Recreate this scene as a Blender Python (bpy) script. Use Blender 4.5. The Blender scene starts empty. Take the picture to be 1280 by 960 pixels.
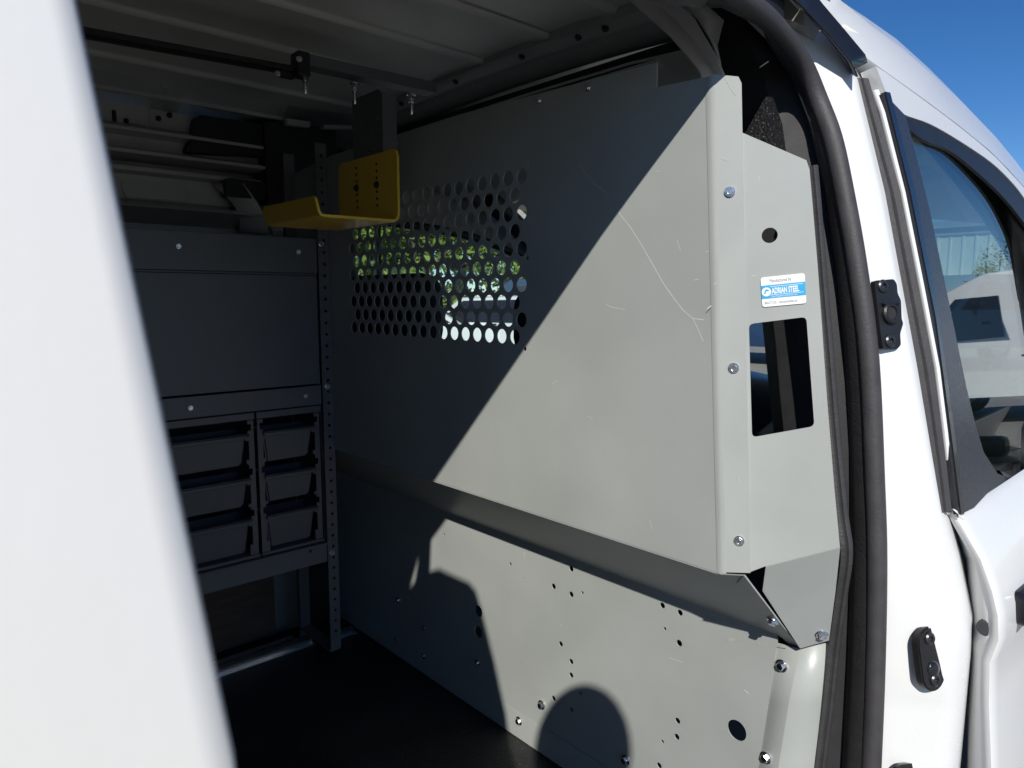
import bpy, bmesh, math, random
from mathutils import Vector, Matrix
from mathutils.geometry import delaunay_2d_cdt
random.seed(7)
SC = bpy.context.scene
COL = SC.collection
V = Vector
R = math.radians

# ------------------------------------------------------------------ camera
CAM_POS = V((0, 0, 1.40))
YAW, PITCH, FPX = R(42.0), R(-6.9), 884.0
cd = bpy.data.cameras.new('camera')
cd.sensor_width = 36; cd.lens = 36 * FPX / 1280
cd.clip_start = 0.01; cd.clip_end = 900
cd.dof.use_dof = True; cd.dof.focus_distance = 1.15; cd.dof.aperture_fstop = 26
cam = bpy.data.objects.new('camera', cd); COL.objects.link(cam)
cam.location = CAM_POS
cam.rotation_euler = (R(90) + PITCH, 0, -YAW)
SC.camera = cam

# ------------------------------------------------------------------ light
SUN_DIR = V((1, 1.02, -1.08)).normalized()          # the way the light travels
w = bpy.data.worlds.new('World'); SC.world = w; w.use_nodes = True
nt = w.node_tree
sky = nt.nodes.new('ShaderNodeTexSky'); sky.sky_type = 'NISHITA'; sky.sun_disc = False
sky.sun_elevation = math.asin(-SUN_DIR.z)
sky.sun_rotation = math.atan2(-SUN_DIR.x, -SUN_DIR.y)
sky.air_density = 0.75; sky.dust_density = 0.0; sky.ozone_density = 4.0
bg = nt.nodes['Background']; bg.inputs['Strength'].default_value = 0.10
hs = nt.nodes.new('ShaderNodeHueSaturation'); hs.inputs['Saturation'].default_value = 1.25; hs.inputs['Hue'].default_value = .505
nt.links.new(sky.outputs[0], hs.inputs['Color']); nt.links.new(hs.outputs[0], bg.inputs[0])
sd = bpy.data.lights.new('sun', 'SUN'); sd.energy = 5.0; sd.angle = R(0.53); sd.color = (1, .955, .875)
so = bpy.data.objects.new('sun', sd); COL.objects.link(so)
so.rotation_euler = SUN_DIR.to_track_quat('-Z', 'Y').to_euler(); so.location = (-6, -6, 8)
SC.view_settings.view_transform = 'Standard'; SC.view_settings.look = 'None'
SC.view_settings.exposure = 0.06; SC.view_settings.gamma = 1
SC.render.engine = 'CYCLES'
SC.cycles.max_bounces = 10; SC.cycles.diffuse_bounces = 5; SC.cycles.transparent_max_bounces = 16
SC.cycles.use_denoising = True

# ------------------------------------------------------------------ measuring: sight line through a photo pixel met with a real plane
FW = V((math.sin(YAW) * math.cos(PITCH), math.cos(YAW) * math.cos(PITCH), math.sin(PITCH)))
RT = V((math.cos(YAW), -math.sin(YAW), 0)); UP = RT.cross(FW)
def P(u, v, ax, val):
    d = FW + RT * ((u - 640) / FPX) - UP * ((v - 480) / FPX)
    i = 'xyz'.index(ax)
    return CAM_POS + d * ((val - CAM_POS[i]) / d[i])
def lerp(tab, t):
    if t <= tab[0][0]: a, b = tab[0], tab[1]
    elif t >= tab[-1][0]: a, b = tab[-2], tab[-1]
    else:
        for a, b in zip(tab, tab[1:]):
            if a[0] <= t <= b[0]: break
    return a[1] + (b[1] - a[1]) * (t - a[0]) / (b[0] - a[0])

# ------------------------------------------------------------------ materials
def mat(name, col, rough=.5, metal=0., noise=0., warp=0., nscale=20., bump=0., bscale=200., coat=0., spec=.5, speck=None, stretch=None):
    m = bpy.data.materials.new(name); m.use_nodes = True
    t = m.node_tree; b = t.nodes['Principled BSDF']
    b.inputs['Base Color'].default_value = (*col, 1); b.inputs['Roughness'].default_value = rough
    b.inputs['Metallic'].default_value = metal; b.inputs['Specular IOR Level'].default_value = spec
    if coat: b.inputs['Coat Weight'].default_value = coat; b.inputs['Coat Roughness'].default_value = .04
    tc = t.nodes.new('ShaderNodeTexCoord'); src = tc.outputs['Object']
    if stretch:
        mp = t.nodes.new('ShaderNodeMapping'); mp.inputs['Scale'].default_value = stretch
        t.links.new(src, mp.inputs[0]); src = mp.outputs[0]
    if noise:
        n = t.nodes.new('ShaderNodeTexNoise'); n.inputs['Scale'].default_value = nscale; n.inputs['Detail'].default_value = 7
        t.links.new(src, n.inputs['Vector'])
        r = t.nodes.new('ShaderNodeValToRGB')
        r.color_ramp.elements[0].position = .3; r.color_ramp.elements[1].position = .7
        r.color_ramp.elements[0].color = (*[max(0, c * (1 - noise)) for c in col], 1)
        r.color_ramp.elements[1].color = (*[min(1, c * (1 + noise)) for c in col], 1)
        t.links.new(n.outputs[0], r.inputs[0]); out = r.outputs[0]
        if speck:
            n2 = t.nodes.new('ShaderNodeTexNoise'); n2.inputs['Scale'].default_value = speck[1]; n2.inputs['Detail'].default_value = 2
            t.links.new(src, n2.inputs['Vector'])
            r2 = t.nodes.new('ShaderNodeValToRGB'); r2.color_ramp.elements[0].position = speck[2]; r2.color_ramp.elements[1].position = speck[2] + .06
            t.links.new(n2.outputs[0], r2.inputs[0])
            mx = t.nodes.new('ShaderNodeMixRGB'); t.links.new(r2.outputs[0], mx.inputs[0]); t.links.new(out, mx.inputs[1])
            mx.inputs[2].default_value = (*speck[0], 1); out = mx.outputs[0]
        t.links.new(out, b.inputs['Base Color'])
        rr = t.nodes.new('ShaderNodeMapRange'); rr.inputs['To Min'].default_value = rough * .85; rr.inputs['To Max'].default_value = min(1, rough * 1.15)
        t.links.new(n.outputs[0], rr.inputs[0]); t.links.new(rr.outputs[0], b.inputs['Roughness'])
    if bump:
        n3 = t.nodes.new('ShaderNodeTexNoise'); n3.inputs['Scale'].default_value = bscale; n3.inputs['Detail'].default_value = 3
        t.links.new(src, n3.inputs['Vector'])
        bp = t.nodes.new('ShaderNodeBump'); bp.inputs['Strength'].default_value = bump; bp.inputs['Distance'].default_value = .002
        t.links.new(n3.outputs[0], bp.inputs['Height']); t.links.new(bp.outputs[0], b.inputs['Normal'])
        if warp:                       # slight oil-canning of thin sheet
            n4 = t.nodes.new('ShaderNodeTexNoise'); n4.inputs['Scale'].default_value = 5; n4.inputs['Detail'].default_value = 1
            b2 = t.nodes.new('ShaderNodeBump'); b2.inputs['Strength'].default_value = warp; b2.inputs['Distance'].default_value = .02
            t.links.new(src, n4.inputs['Vector']); t.links.new(n4.outputs[0], b2.inputs['Height']); t.links.new(b2.outputs[0], bp.inputs['Normal'])
    return m
def glass(name, tint, power):
    m = bpy.data.materials.new(name); m.use_nodes = True; t = m.node_tree
    t.nodes.remove(t.nodes['Principled BSDF'])
    tr = t.nodes.new('ShaderNodeBsdfTransparent'); tr.inputs[0].default_value = (*tint, 1)
    gl = t.nodes.new('ShaderNodeBsdfGlossy'); gl.inputs['Roughness'].default_value = 0.0
    lw = t.nodes.new('ShaderNodeLayerWeight'); lw.inputs[0].default_value = .5
    pw = t.nodes.new('ShaderNodeMath'); pw.operation = 'POWER'; pw.inputs[1].default_value = power
    ma = t.nodes.new('ShaderNodeMath'); ma.operation = 'MULTIPLY_ADD'; ma.inputs[1].default_value = .96; ma.inputs[2].default_value = .04
    mx = t.nodes.new('ShaderNodeMixShader')
    t.links.new(lw.outputs['Facing'], pw.inputs[0]); t.links.new(pw.outputs[0], ma.inputs[0]); t.links.new(ma.outputs[0], mx.inputs[0])
    t.links.new(tr.outputs[0], mx.inputs[1]); t.links.new(gl.outputs[0], mx.inputs[2])
    t.links.new(mx.outputs[0], t.nodes['Material Output'].inputs['Surface'])
    return m
M = dict(
    white=mat('white_paint', (.69, .70, .70), .28, noise=.012, nscale=3, bump=.02, bscale=260, coat=.5),
    grey=mat('partition_grey', (.350, .372, .360), .38, noise=.07, nscale=5, bump=.06, bscale=420, spec=.45, warp=.18),
    primer=mat('inner_body_grey', (.42, .41, .39), .45, noise=.06, nscale=9, bump=.03, bscale=300),
    skin_in=mat('pillar_inner_paint', (.66, .65, .63), .35, noise=.05, nscale=9, coat=.2),
    roof=mat('roof_inner_paint', (.62, .60, .56), .33, noise=.06, nscale=5, bump=.03, bscale=300),
    shelf=mat('shelf_grey', (.12, .125, .13), .45, noise=.05, nscale=12, bump=.05, bscale=500),
    bin=mat('bin_plastic', (.11, .11, .115), .42, noise=.06, nscale=18, bump=.06, bscale=600),
    mat_=mat('rubber_mat', (.013, .013, .014), .55, noise=.5, nscale=9, bump=.9, bscale=380, speck=((.11, .11, .105), 260, .67)),
    rubber=mat('seal_rubber', (.042, .040, .043), .62, noise=.15, nscale=40, bump=.25, bscale=260),
    ribbed=mat('ribbed_rubber', (.042, .041, .043), .5, noise=.12, nscale=40, bump=.5, bscale=500, stretch=(.3, .3, 1.6)),
    black=mat('black_plastic', (.012, .012, .013), .42, noise=.15, nscale=30, bump=.12, bscale=600),
    dark=mat('dark_trim', (.018, .018, .02), .7, noise=.2, nscale=25, bump=.2, bscale=300),
    gloss=mat('gloss_black', (.012, .012, .014), .16, noise=.1, nscale=60, bump=.15, bscale=700, coat=.3),
    fleck=mat('flecked_black', (.008, .008, .009), .5, noise=.2, nscale=90, bump=.9, bscale=240, speck=((.16, .155, .15), 420, .64)),
    applique=mat('pillar_vinyl', (.03, .031, .036), .26, noise=.1, nscale=200, bump=.35, bscale=900),
    yellow=mat('yellow_paint', (.78, .48, .035), .36, noise=.06, nscale=22, bump=.08, bscale=350),
    zinc=mat('zinc', (.72, .73, .75), .22, 1., noise=.2, nscale=160, bump=.2, bscale=500),
    alu=mat('aluminium', (.55, .57, .6), .3, 1., noise=.1, nscale=40, stretch=(.2, 3, 3)),
    darkbolt=mat('dark_bolt', (.08, .08, .085), .35, .8, noise=.2, nscale=200),
    scratch=mat('bare_scratch', (.62, .62, .60), .5, noise=.1, nscale=100),
    smear=mat('chalk_smear', (.36, .37, .345), .6, noise=.12, nscale=90),
    decal=mat('label_white', (.82, .83, .83), .4, noise=.01, nscale=50),
    cyan=mat('label_blue', (.035, .36, .66), .4, noise=.02, nscale=50),
    ink=mat('label_ink', (.12, .13, .15), .5, noise=.02, nscale=50),
    fabric=mat('seat_fabric', (.016, .016, .018), .85, noise=.2, nscale=60, bump=.4, bscale=500),
    belt=mat('belt_webbing', (.006, .006, .007), .8, noise=.2, nscale=80),
    dash=mat('dash_plastic', (.02, .023, .03), .32, noise=.1, nscale=40, bump=.15, bscale=500),
    board=mat('brown_board', (.10, .062, .04), .7, noise=.25, nscale=12, stretch=(1, 1, 6)),
    mirror=mat('mirror_glass', (.85, .88, .9), .015, 1.),
    glass=glass('window_glass', (.70, .80, .76), 3.2),
    wind=glass('windscreen_glass', (.86, .92, .90), 4.8),
    ground=mat('gravel_ground', (.22, .213, .197), .9, noise=.25, nscale=9, bump=1., bscale=45, speck=((.36, .35, .33), 70, .6)),
    leaf=mat('leaves', (.13, .20, .03), .6, noise=.5, nscale=1.6),
    leafd=mat('dark_leaves', (.035, .065, .018), .6, noise=.5, nscale=1.6),
    bark=mat('bark', (.10, .075, .055), .9, noise=.3, nscale=10, bump=.8, bscale=30),
    siding=mat('metal_siding', (.62, .64, .60), .45, noise=.04, nscale=3),
    slate=mat('roof_sheet', (.30, .31, .32), .5, noise=.06, nscale=4),
    navy=mat('navy_paint', (.02, .04, .09), .25, noise=.02, nscale=3, coat=.6),
    red=mat('red_lens', (.35, .02, .02), .2, noise=.05, nscale=20),
    tyre=mat('tyre', (.02, .02, .02), .8, noise=.2, nscale=30, bump=.3, bscale=80),
    skin=mat('skin', (.45, .28, .2), .5, noise=.06, nscale=12),
    cloth=mat('shirt_cloth', (.05, .07, .12), .85, noise=.15, nscale=30),
    denim=mat('trouser_cloth', (.04, .05, .08), .85, noise=.2, nscale=40),
    hair=mat('hair', (.03, .02, .015), .6, noise=.3, nscale=40),
)

# ------------------------------------------------------------------ builders
WL = {}
def wl(o): return WL.get(o.name, V((0, 0, 0))) if o else V((0, 0, 0))
def thing(name, label, cat, loc, group=None):
    o = bpy.data.objects.new(name, None); COL.objects.link(o); o.location = loc; o.empty_display_size = .05
    o['label'] = label; o['category'] = cat
    if group: o['group'] = group
    WL[o.name] = V(loc); return o
def tag(o, label, cat, group=None):
    o['label'] = label; o['category'] = cat
    if group: o['group'] = group
    return o
def link(name, me, parent, origin, mt=None, smooth=None):
    if mt is not None and not me.materials: me.materials.append(mt)
    o = bpy.data.objects.new(name, me); COL.objects.link(o)
    o.parent = parent; o.location = origin - wl(parent); WL[o.name] = V(origin)
    if smooth is not None:
        me.polygons.foreach_set('use_smooth', [True] * len(me.polygons))
        me.set_sharp_from_angle(angle=R(smooth))
    return o
def from_bm(name, bm, mt, parent=None, smooth=35, fix=True):
    if fix: bmesh.ops.recalc_face_normals(bm, faces=bm.faces)
    c = sum((v.co for v in bm.verts), V()) / max(1, len(bm.verts))
    bmesh.ops.translate(bm, verts=bm.verts, vec=-c)
    me = bpy.data.meshes.new(name); bm.to_mesh(me); bm.free()
    return link(name, me, parent, c, mt, smooth)
def mesh(name, vs, fs, mt, parent=None, smooth=35, fix=True):
    bm = bmesh.new(); bv = [bm.verts.new(v) for v in vs]
    for f in fs:
        try: bm.faces.new([bv[i] for i in f])
        except ValueError: pass
    return from_bm(name, bm, mt, parent, smooth, fix)
def circ(cx, cy, rx, n=14, ry=None):
    ry = ry or rx
    return [(cx + rx * math.cos(2 * math.pi * k / n), cy + ry * math.sin(2 * math.pi * k / n)) for k in range(n)]
def rrect(x0, y0, x1, y1, r, n=5):
    out = []
    for cx, cy, a in ((x1 - r, y1 - r, 0), (x0 + r, y1 - r, 90), (x0 + r, y0 + r, 180), (x1 - r, y0 + r, 270)):
        for k in range(n + 1):
            t = R(a + 90 * k / n); out.append((cx + r * math.cos(t), cy + r * math.sin(t)))
    return out
def round_poly(pts, r, n=4):
    out = []; N = len(pts)
    for i in range(N):
        p0, p1, p2 = V(pts[i - 1]), V(pts[i]), V(pts[(i + 1) % N])
        rr = r[i] if isinstance(r, (list, tuple)) else r
        if rr <= 0: out.append(tuple(p1)); continue
        a = p1 + (p0 - p1).normalized() * min(rr, (p0 - p1).length * .45); b = p1 + (p2 - p1).normalized() * min(rr, (p2 - p1).length * .45)
        for k in range(n + 1):
            t = k / n; out.append(tuple(a * (1 - t) ** 2 + p1 * 2 * t * (1 - t) + b * t * t))
    return out
def plate_bm(bm, outline, holes, O, U, W, th):
    """sheet of thickness th: outline and holes in (u, w), front face on the frame O + u U + w W, body behind it"""
    N = U.cross(W).normalized()
    loops = [outline] + list(holes)
    flat, faces, k = [], [], 0
    for l in loops:
        flat += [V((p[0], p[1])) for p in l]; faces.append(list(range(k, k + len(l)))); k += len(l)
    edges = [(f[i], f[(i + 1) % len(f)]) for f in faces for i in range(len(f))]
    vs, es, fs, _, oe, _ = delaunay_2d_cdt(flat, edges, [], 0, 1e-7)
    def inside(p, l):
        c = False; n = len(l)
        for i in range(n):
            (x1, y1), (x2, y2) = l[i][:2], l[(i + 1) % n][:2]
            if (y1 > p[1]) != (y2 > p[1]) and p[0] < (x2 - x1) * (p[1] - y1) / (y2 - y1) + x1: c = not c
        return c
    bbs = [(min(p[0] for p in l), max(p[0] for p in l), min(p[1] for p in l), max(p[1] for p in l)) for l in holes]
    fr = [bm.verts.new(O + U * p.x + W * p.y) for p in vs]; bk = [bm.verts.new(O + U * p.x + W * p.y - N * th) for p in vs]
    cnt = {}
    for f in fs:
        c = sum((vs[i] for i in f), V((0, 0))) / len(f)
        if not inside(c, outline): continue
        if any(b[0] <= c.x <= b[1] and b[2] <= c.y <= b[3] and inside(c, h) for b, h in zip(bbs, holes)): continue
        bm.faces.new([fr[i] for i in f]); bm.faces.new([bk[i] for i in reversed(f)])
        for a, b in zip(f, list(f[1:]) + [f[0]]):
            key = (min(a, b), max(a, b)); cnt.setdefault(key, []).append((a, b))
    for key, v in cnt.items():
        if len(v) == 1:
            a, b = v[0]; bm.faces.new([fr[b], fr[a], bk[a], bk[b]])
    bmesh.ops.delete(bm, geom=[v for v in fr + bk if not v.link_faces], context='VERTS')
def plate(name, outline, holes, O, U, W, th, mt, parent=None):
    bm = bmesh.new(); plate_bm(bm, outline, holes, V(O), V(U), V(W), th)
    return from_bm(name, bm, mt, parent, 25)
def sheet(name, pts, th, mt, parent=None, holes=(), radius=0, back=None):
    """flat sheet through 3D points (first three set the plane); holes are lists of 3D points on it"""
    O = V(pts[0]); U = (V(pts[1]) - O).normalized(); N = U.cross(V(pts[2]) - O).normalized()
    if back is not None and N.dot(V(back)) > 0: N = -N
    W = N.cross(U)
    f = lambda q: ((V(q) - O).dot(U), (V(q) - O).dot(W))
    ol = [f(q) for q in pts]
    if radius: ol = round_poly(ol, radius)
    return plate(name, ol, [[f(q) for q in h] for h in holes], O, U, W, th, mt, parent)
def box_bm(bm, lo, hi, bev=0, seg=2):
    lo, hi = V(lo), V(hi)
    g = bmesh.ops.create_cube(bm, size=1)
    for v in g['verts']:
        v.co = V((lo[i] + (hi[i] - lo[i]) * (v.co[i] + .5) for i in range(3)))
    if bev:
        es = {e for v in g['verts'] for e in v.link_edges}
        bmesh.ops.bevel(bm, geom=list(es), offset=bev, segments=seg, affect='EDGES', profile=.5)
def box(name, lo, hi, mt, parent=None, bev=0, seg=2):
    bm = bmesh.new(); box_bm(bm, lo, hi, bev, seg); return from_bm(name, bm, mt, parent, 35)
def loft(name, rows, mt, parent=None, closed=False, smooth=40, th=0, caps=False):
    n = len(rows[0]); vs = [p for r in rows for p in r]; fs = []
    for i in range(len(rows) - 1):
        for j in range(n if closed else n - 1):
            a, b = i * n + j, i * n + (j + 1) % n; fs.append((a, b, b + n, a + n))
    if caps: fs += [tuple(range(n)), tuple((len(rows) - 1) * n + k for k in range(n))]
    o = mesh(name, vs, fs, mt, parent, smooth)
    if th:
        md = o.modifiers.new('thickness', 'SOLIDIFY'); md.thickness = th; md.offset = 0
    return o
def smooth_path(pts, n=6):
    out = []; P_ = [V(p) for p in pts]
    for i in range(len(P_) - 1):
        p0 = P_[max(i - 1, 0)]; p1 = P_[i]; p2 = P_[i + 1]; p3 = P_[min(i + 2, len(P_) - 1)]
        for k in range(n):
            t = k / n
            out.append(.5 * ((2 * p1) + (p2 - p0) * t + (2 * p0 - 5 * p1 + 4 * p2 - p3) * t * t + (3 * p1 - p0 - 3 * p2 + p3) * t ** 3))
    out.append(P_[-1]); return out
def tube_rows(path, r, seg=12, profile=None, ref=V((0, -1, 0))):
    rows = []
    for i, p in enumerate(path):
        t = (path[min(i + 1, len(path) - 1)] - path[max(i - 1, 0)]).normalized()
        a = (ref - t * ref.dot(t)).normalized(); b = t.cross(a)
        if profile: rows.append([p + a * x + b * y for x, y in profile])
        else:
            rr = r[i] if isinstance(r, (list, tuple)) else r
            rows.append([p + a * rr * math.cos(2 * math.pi * k / seg) + b * rr * math.sin(2 * math.pi * k / seg) for k in range(seg)])
    return rows
def tube(name, path, r, mt, parent=None, seg=12, profile=None, ref=V((0, -1, 0))):
    return loft(name, tube_rows([V(p) for p in path], r, seg, profile, ref), mt, parent, True, 50, 0, True)
def frame_of(n, hint=V((0, 0, 1))):
    n = V(n).normalized(); u = hint.cross(n)
    if u.length < 1e-4: u = V((1, 0, 0)).cross(n)
    u.normalize(); return u, n.cross(u), n
def disc_stack(bm, p, n, prof, seg=12, turn=0):
    """turned solid: prof is (radius, height) from the foot up"""
    u, w_, n = frame_of(n); rows = []
    for r, h in prof:
        rows.append([bm.verts.new(p + n * h + (u * math.cos(turn + 2 * math.pi * k / seg) + w_ * math.sin(turn + 2 * math.pi * k / seg)) * r) for k in range(seg)])
    for a, b in zip(rows, rows[1:]):
        for k in range(seg): bm.faces.new([a[k], a[(k + 1) % seg], b[(k + 1) % seg], b[k]])
    bm.faces.new(list(reversed(rows[0]))); bm.faces.new(rows[-1])
def hexbolt(p, n, parent, r=.0062, mt=None, turn=0, name='bolt'):
    bm = bmesh.new(); p = V(p)
    disc_stack(bm, p, n, [(r * 1.25, -.001), (r * 1.25, .0011), (r * 1.1, .0019)], 18)
    disc_stack(bm, p, n, [(r * .86, .001), (r * .86, r * .75), (r * .7, r * .92)], 6, turn)
    disc_stack(bm, p, n, [(r * .6, r * .9), (r * .56, r * .93), (r * .3, r * .84)], 10)
    return from_bm(name, bm, mt or M['zinc'], parent, 30)
def stud(p, n, parent, name='bolt', mt=None, L=.03):
    bm = bmesh.new(); p = V(p); n = V(n)
    disc_stack(bm, p, n, [(.0088, 0), (.0088, .0018)], 14)
    disc_stack(bm, p + n * .0016, n, [(.0062, 0), (.0062, .007)], 6, .4)
    disc_stack(bm, p + n * .0086, n, [(.0058, 0), (.0058, .006)], 6, .9)
    disc_stack(bm, p + n * .0146, n, [(.0032, 0), (.0032, L - .0146), (.0022, L - .012)], 8)
    return from_bm(name, bm, mt or M['zinc'], parent, 30)
def text(name, body, size, O, U, W, mt, parent, squash=1., bold=0.):
    cu = bpy.data.curves.new(name, 'FONT'); cu.body = body; cu.size = size; cu.align_x = 'LEFT'; cu.resolution_u = 3; cu.offset = bold
    t = bpy.data.objects.new(name, cu); COL.objects.link(t)
    dg = bpy.context.evaluated_depsgraph_get(); me = bpy.data.meshes.new_from_object(t.evaluated_get(dg))
    bpy.data.objects.remove(t)
    vs = [V(O) + V(U) * v.co.x * squash + V(W) * v.co.y for v in me.vertices]; fs = [tuple(p.vertices) for p in me.polygons]
    return mesh(name, vs, fs, mt, parent, None, False)

# ================================================================== GROUND
def ground():
    bm = bmesh.new(); n = 40; L = 400
    xs = [math.copysign(abs(t) ** 2.4, t) * L for t in [(-1 + 2 * i / n) for i in range(n + 1)]]
    g = [[bm.verts.new((x, y, random.uniform(-.006, .006) if abs(x) < 30 and abs(y) < 30 else 0)) for y in xs] for x in xs]
    for i in range(n):
        for j in range(n): bm.faces.new([g[i][j], g[i + 1][j], g[i + 1][j + 1], g[i][j + 1]])
    o = from_bm('ground', bm, M['ground'], None, 60); o['kind'] = 'structure'
ground()

# ================================================================== THE VAN
ZF = .52                                    # cargo floor
SIDE = [(.28, .25), (.5, .22), (.8, .217), (.95, .222), (1.0, .230), (1.06, .252), (1.125, .278), (1.311, .309), (1.5, .357), (1.667, .401), (1.72, .418)]
def ys(z): return lerp(SIDE, z)
van = thing('work_van', 'white cargo van with its side door slid open', 'van', (0, .95, 0))

# cargo floor, a moulded rubber mat laid over the pan
plate('floor_mat', [(-1.5, .33), (.925, .33), (.925, 1.78), (-1.5, 1.78)], [], (0, 0, ZF), (1, 0, 0), (0, 1, 0), .012, M['mat_'], van)
plate('floor_pan', [(-1.5, .24), (2.3, .24), (2.3, 1.80), (-1.5, 1.80)], [], (0, 0, ZF - .016), (1, 0, 0), (0, 1, 0), .12, M['white'], van)

# inner roof: a panel pressed with shallow steps, ribs run along the van
def roof_z(y):
    t = (y - 1.05) / .65
    return 1.862 - (.03 * t ** 2 + .055 * abs(t) ** 6 if t < 0 else .016 * t ** 2)
def roof_panel():
    prof = []
    ribs = [.62, .775, .928, 1.107, 1.286, 1.515]
    ysamp = sorted(set([.44 + i * .04 for i in range(34)] + [r + d for r in ribs for d in (-.012, -.008, -.004, 0, .004, .012, .03, .06)]))
    for y in ysamp:
        z = roof_z(y)
        for r in ribs:
            d = y - r
            if -.008 < d <= 0: z -= .008 * (d + .008) / .008
            elif 0 < d < .09: z -= .008 * (1 - d / .09) ** 1.5
        prof.append((y, z))
    rows = [[V((x, y, z + .004 * math.sin(y * 3))) for y, z in prof] for x in (-1.5, -1., -.5, -.2, 0, .2, .4, .6, .75, .9, .96)]
    return loft('roof_panel', rows, M['roof'], van, th=.004, smooth=60)
roof_panel()
# front roof bow across the van and the dark header behind it
def bow():
    rows = []
    prof = [(-.05, .012), (-.045, -.012), (-.03, -.022), (-.015, -.022), (-.004, -.012), (.0, -.018), (.02, -.03), (.05, -.034), (.07, -.02), (.07, .012)]
    for i in range(25):
        y = .46 + i * .054
        rows.append([V((.965 + dx, y, roof_z(y) + dz - .05 * max(0, (.75 - y) / .3) ** 2)) for dx, dz in prof])
    return loft('roof_bow', rows, M['primer'], van, closed=True, smooth=40, caps=True)
bow()
for y in (.80, .86, 1.0, 1.2, 1.4):
    hexbolt((.925, y, roof_z(y) - .021), (-.4, 0, -.9), van, .005, M['darkbolt'])
plate('header_trim', round_poly([(.53, 1.77), (.62, 1.79), (1.75, 1.79), (1.75, 1.81), (.62, 1.81), (.53, 1.785)], .004), [], (1.03, 0, 0), (0, 1, 0), (0, 0, 1), .04, M['black'], van)

# cantrail on the door side: header box the sliding door shuts against, its edge throws the long shadow
rail_prof = [(.455, 1.722), (.47, 1.715), (.52, 1.735), (.60, 1.775), (.66, 1.80), (.68, 1.805), (.62, 1.81), (.52, 1.80), (.462, 1.785), (.448, 1.768), (.448, 1.748)]
loft('cantrail', [[V((x, y, z)) for y, z in rail_prof] for x in (-1.5, -.6, 0, .3, .55, .70)], M['black'], van, closed=True, caps=True)

loft('sun_gap_filler', [[V((x, y, z)) for y, z in ((.456, 1.724), (.492, 1.742), (.49, 1.797), (.458, 1.795))] for x in (.702, .86)], M['black'], van, closed=True, caps=True)  # filler block added to stop sun leaking onto the pillar top
# inner corner where cantrail turns down into the pillar: painted metal that shows above the partition
rows = []
for (ua, va), (ub, vb), (uc, vc) in (((748, -45), (800, -45), (842, -45)), ((787, 0), (816, 0), (842, 0)), ((812, 22), (842, 24), (868, 24)), ((838, 45), (866, 50), (884, 52)), ((858, 68), (882, 74), (897, 75)), ((875, 90), (894, 94), (906, 96)), ((886, 130), (902, 130), (912, 130))):
    rows.append([P(ua, va, 'x', .845), P(ub, vb, 'x', .87), P(uc, vc, 'x', .86)])
loft('pillar_inner_skin', rows, M['skin_in'], van, th=.003, smooth=60)
rows = []
for (ua, va), (ub, vb) in (((846, -30), (862, -30)), ((846, 0), (880, 4)), ((872, 24), (905, 26)), ((888, 50), (896, 58)), ((899, 75), (901, 84))):
    rows.append([P(ua, va, 'x', .875), P(ub, vb, 'x', .885)])
loft('pillar_inner_skin', rows, M['skin_in'], van, th=.003, smooth=60)
# inner pillar, dark side facing the cargo bay
rows = []
for z in (1.86, 1.78, 1.70, 1.6, 1.4, 1.2, 1.0, .8, .52):
    y0 = max(ys(z) + .065, .365) if z < 1.7 else ys(1.7) + .065 + (z - 1.7) * .5
    rows.append([V((.955, y0, z)), V((.925, y0 + .04, z)), V((.93, y0 + .10, z)), V((.975, y0 + .14, z)), V((1.03, y0 + .13, z)), V((1.05, y0 + .05, z))])
loft('pillar_trim', rows, M['dark'], van, closed=True, caps=True)
# flecked belt guide cover that peeks over the wing sheet
c0 = P(962, 118, 'x', .90)
g = [P(926, 176, 'x', .885), P(957, 121, 'x', .885), P(966, 121, 'x', .90), P(978, 155, 'x', .925), P(988, 230, 'x', .93), P(930, 230, 'x', .885)]
bm = bmesh.new(); fr = [bm.verts.new(p) for p in g]; bk = [bm.verts.new(p + V((.05, .04, -.01))) for p in g]
mid = bm.verts.new(P(972, 215, 'x', .89))
for i in range(6):
    j = (i + 1) % 6
    bm.faces.new([fr[i], fr[j], mid]); bm.faces.new([fr[i], bk[i], bk[j], fr[j]])
bm.faces.new(bk)
from_bm('belt_guide', bm, M['fleck'], van, 20)

# white pillar: columns measured in the photo, each on its own cross plane
VS = [-60, 0, 50, 100, 150, 200, 240, 300, 380, 460, 540, 600, 640, 700, 740, 781, 830, 860, 874, 890, 960, 1060, 1300, 1700]
c_seal = [(-60, 860), (0, 930), (40, 975), (80, 1003), (124, 1022), (172, 1040), (236, 1054), (332, 1071), (450, 1086), (600, 1093), (700, 1096), (830, 1094), (960, 1089), (1100, 1083), (1700, 1055)]
c_crease = [(-60, 915), (0, 992), (50, 1040), (100, 1067), (240, 1101), (460, 1141), (640, 1170), (700, 1176), (781, 1191), (960, 1181), (1100, 1170), (1700, 1110)]
c_bev = [(-60, 925), (0, 1000), (50, 1046), (100, 1072), (240, 1106), (460, 1147), (640, 1177), (700, 1192), (781, 1208), (830, 1206), (960, 1194), (1100, 1180), (1700, 1120)]
def xs_top(v, x): return x - max(0, (95 - v)) * .0003
rows = []
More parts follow.
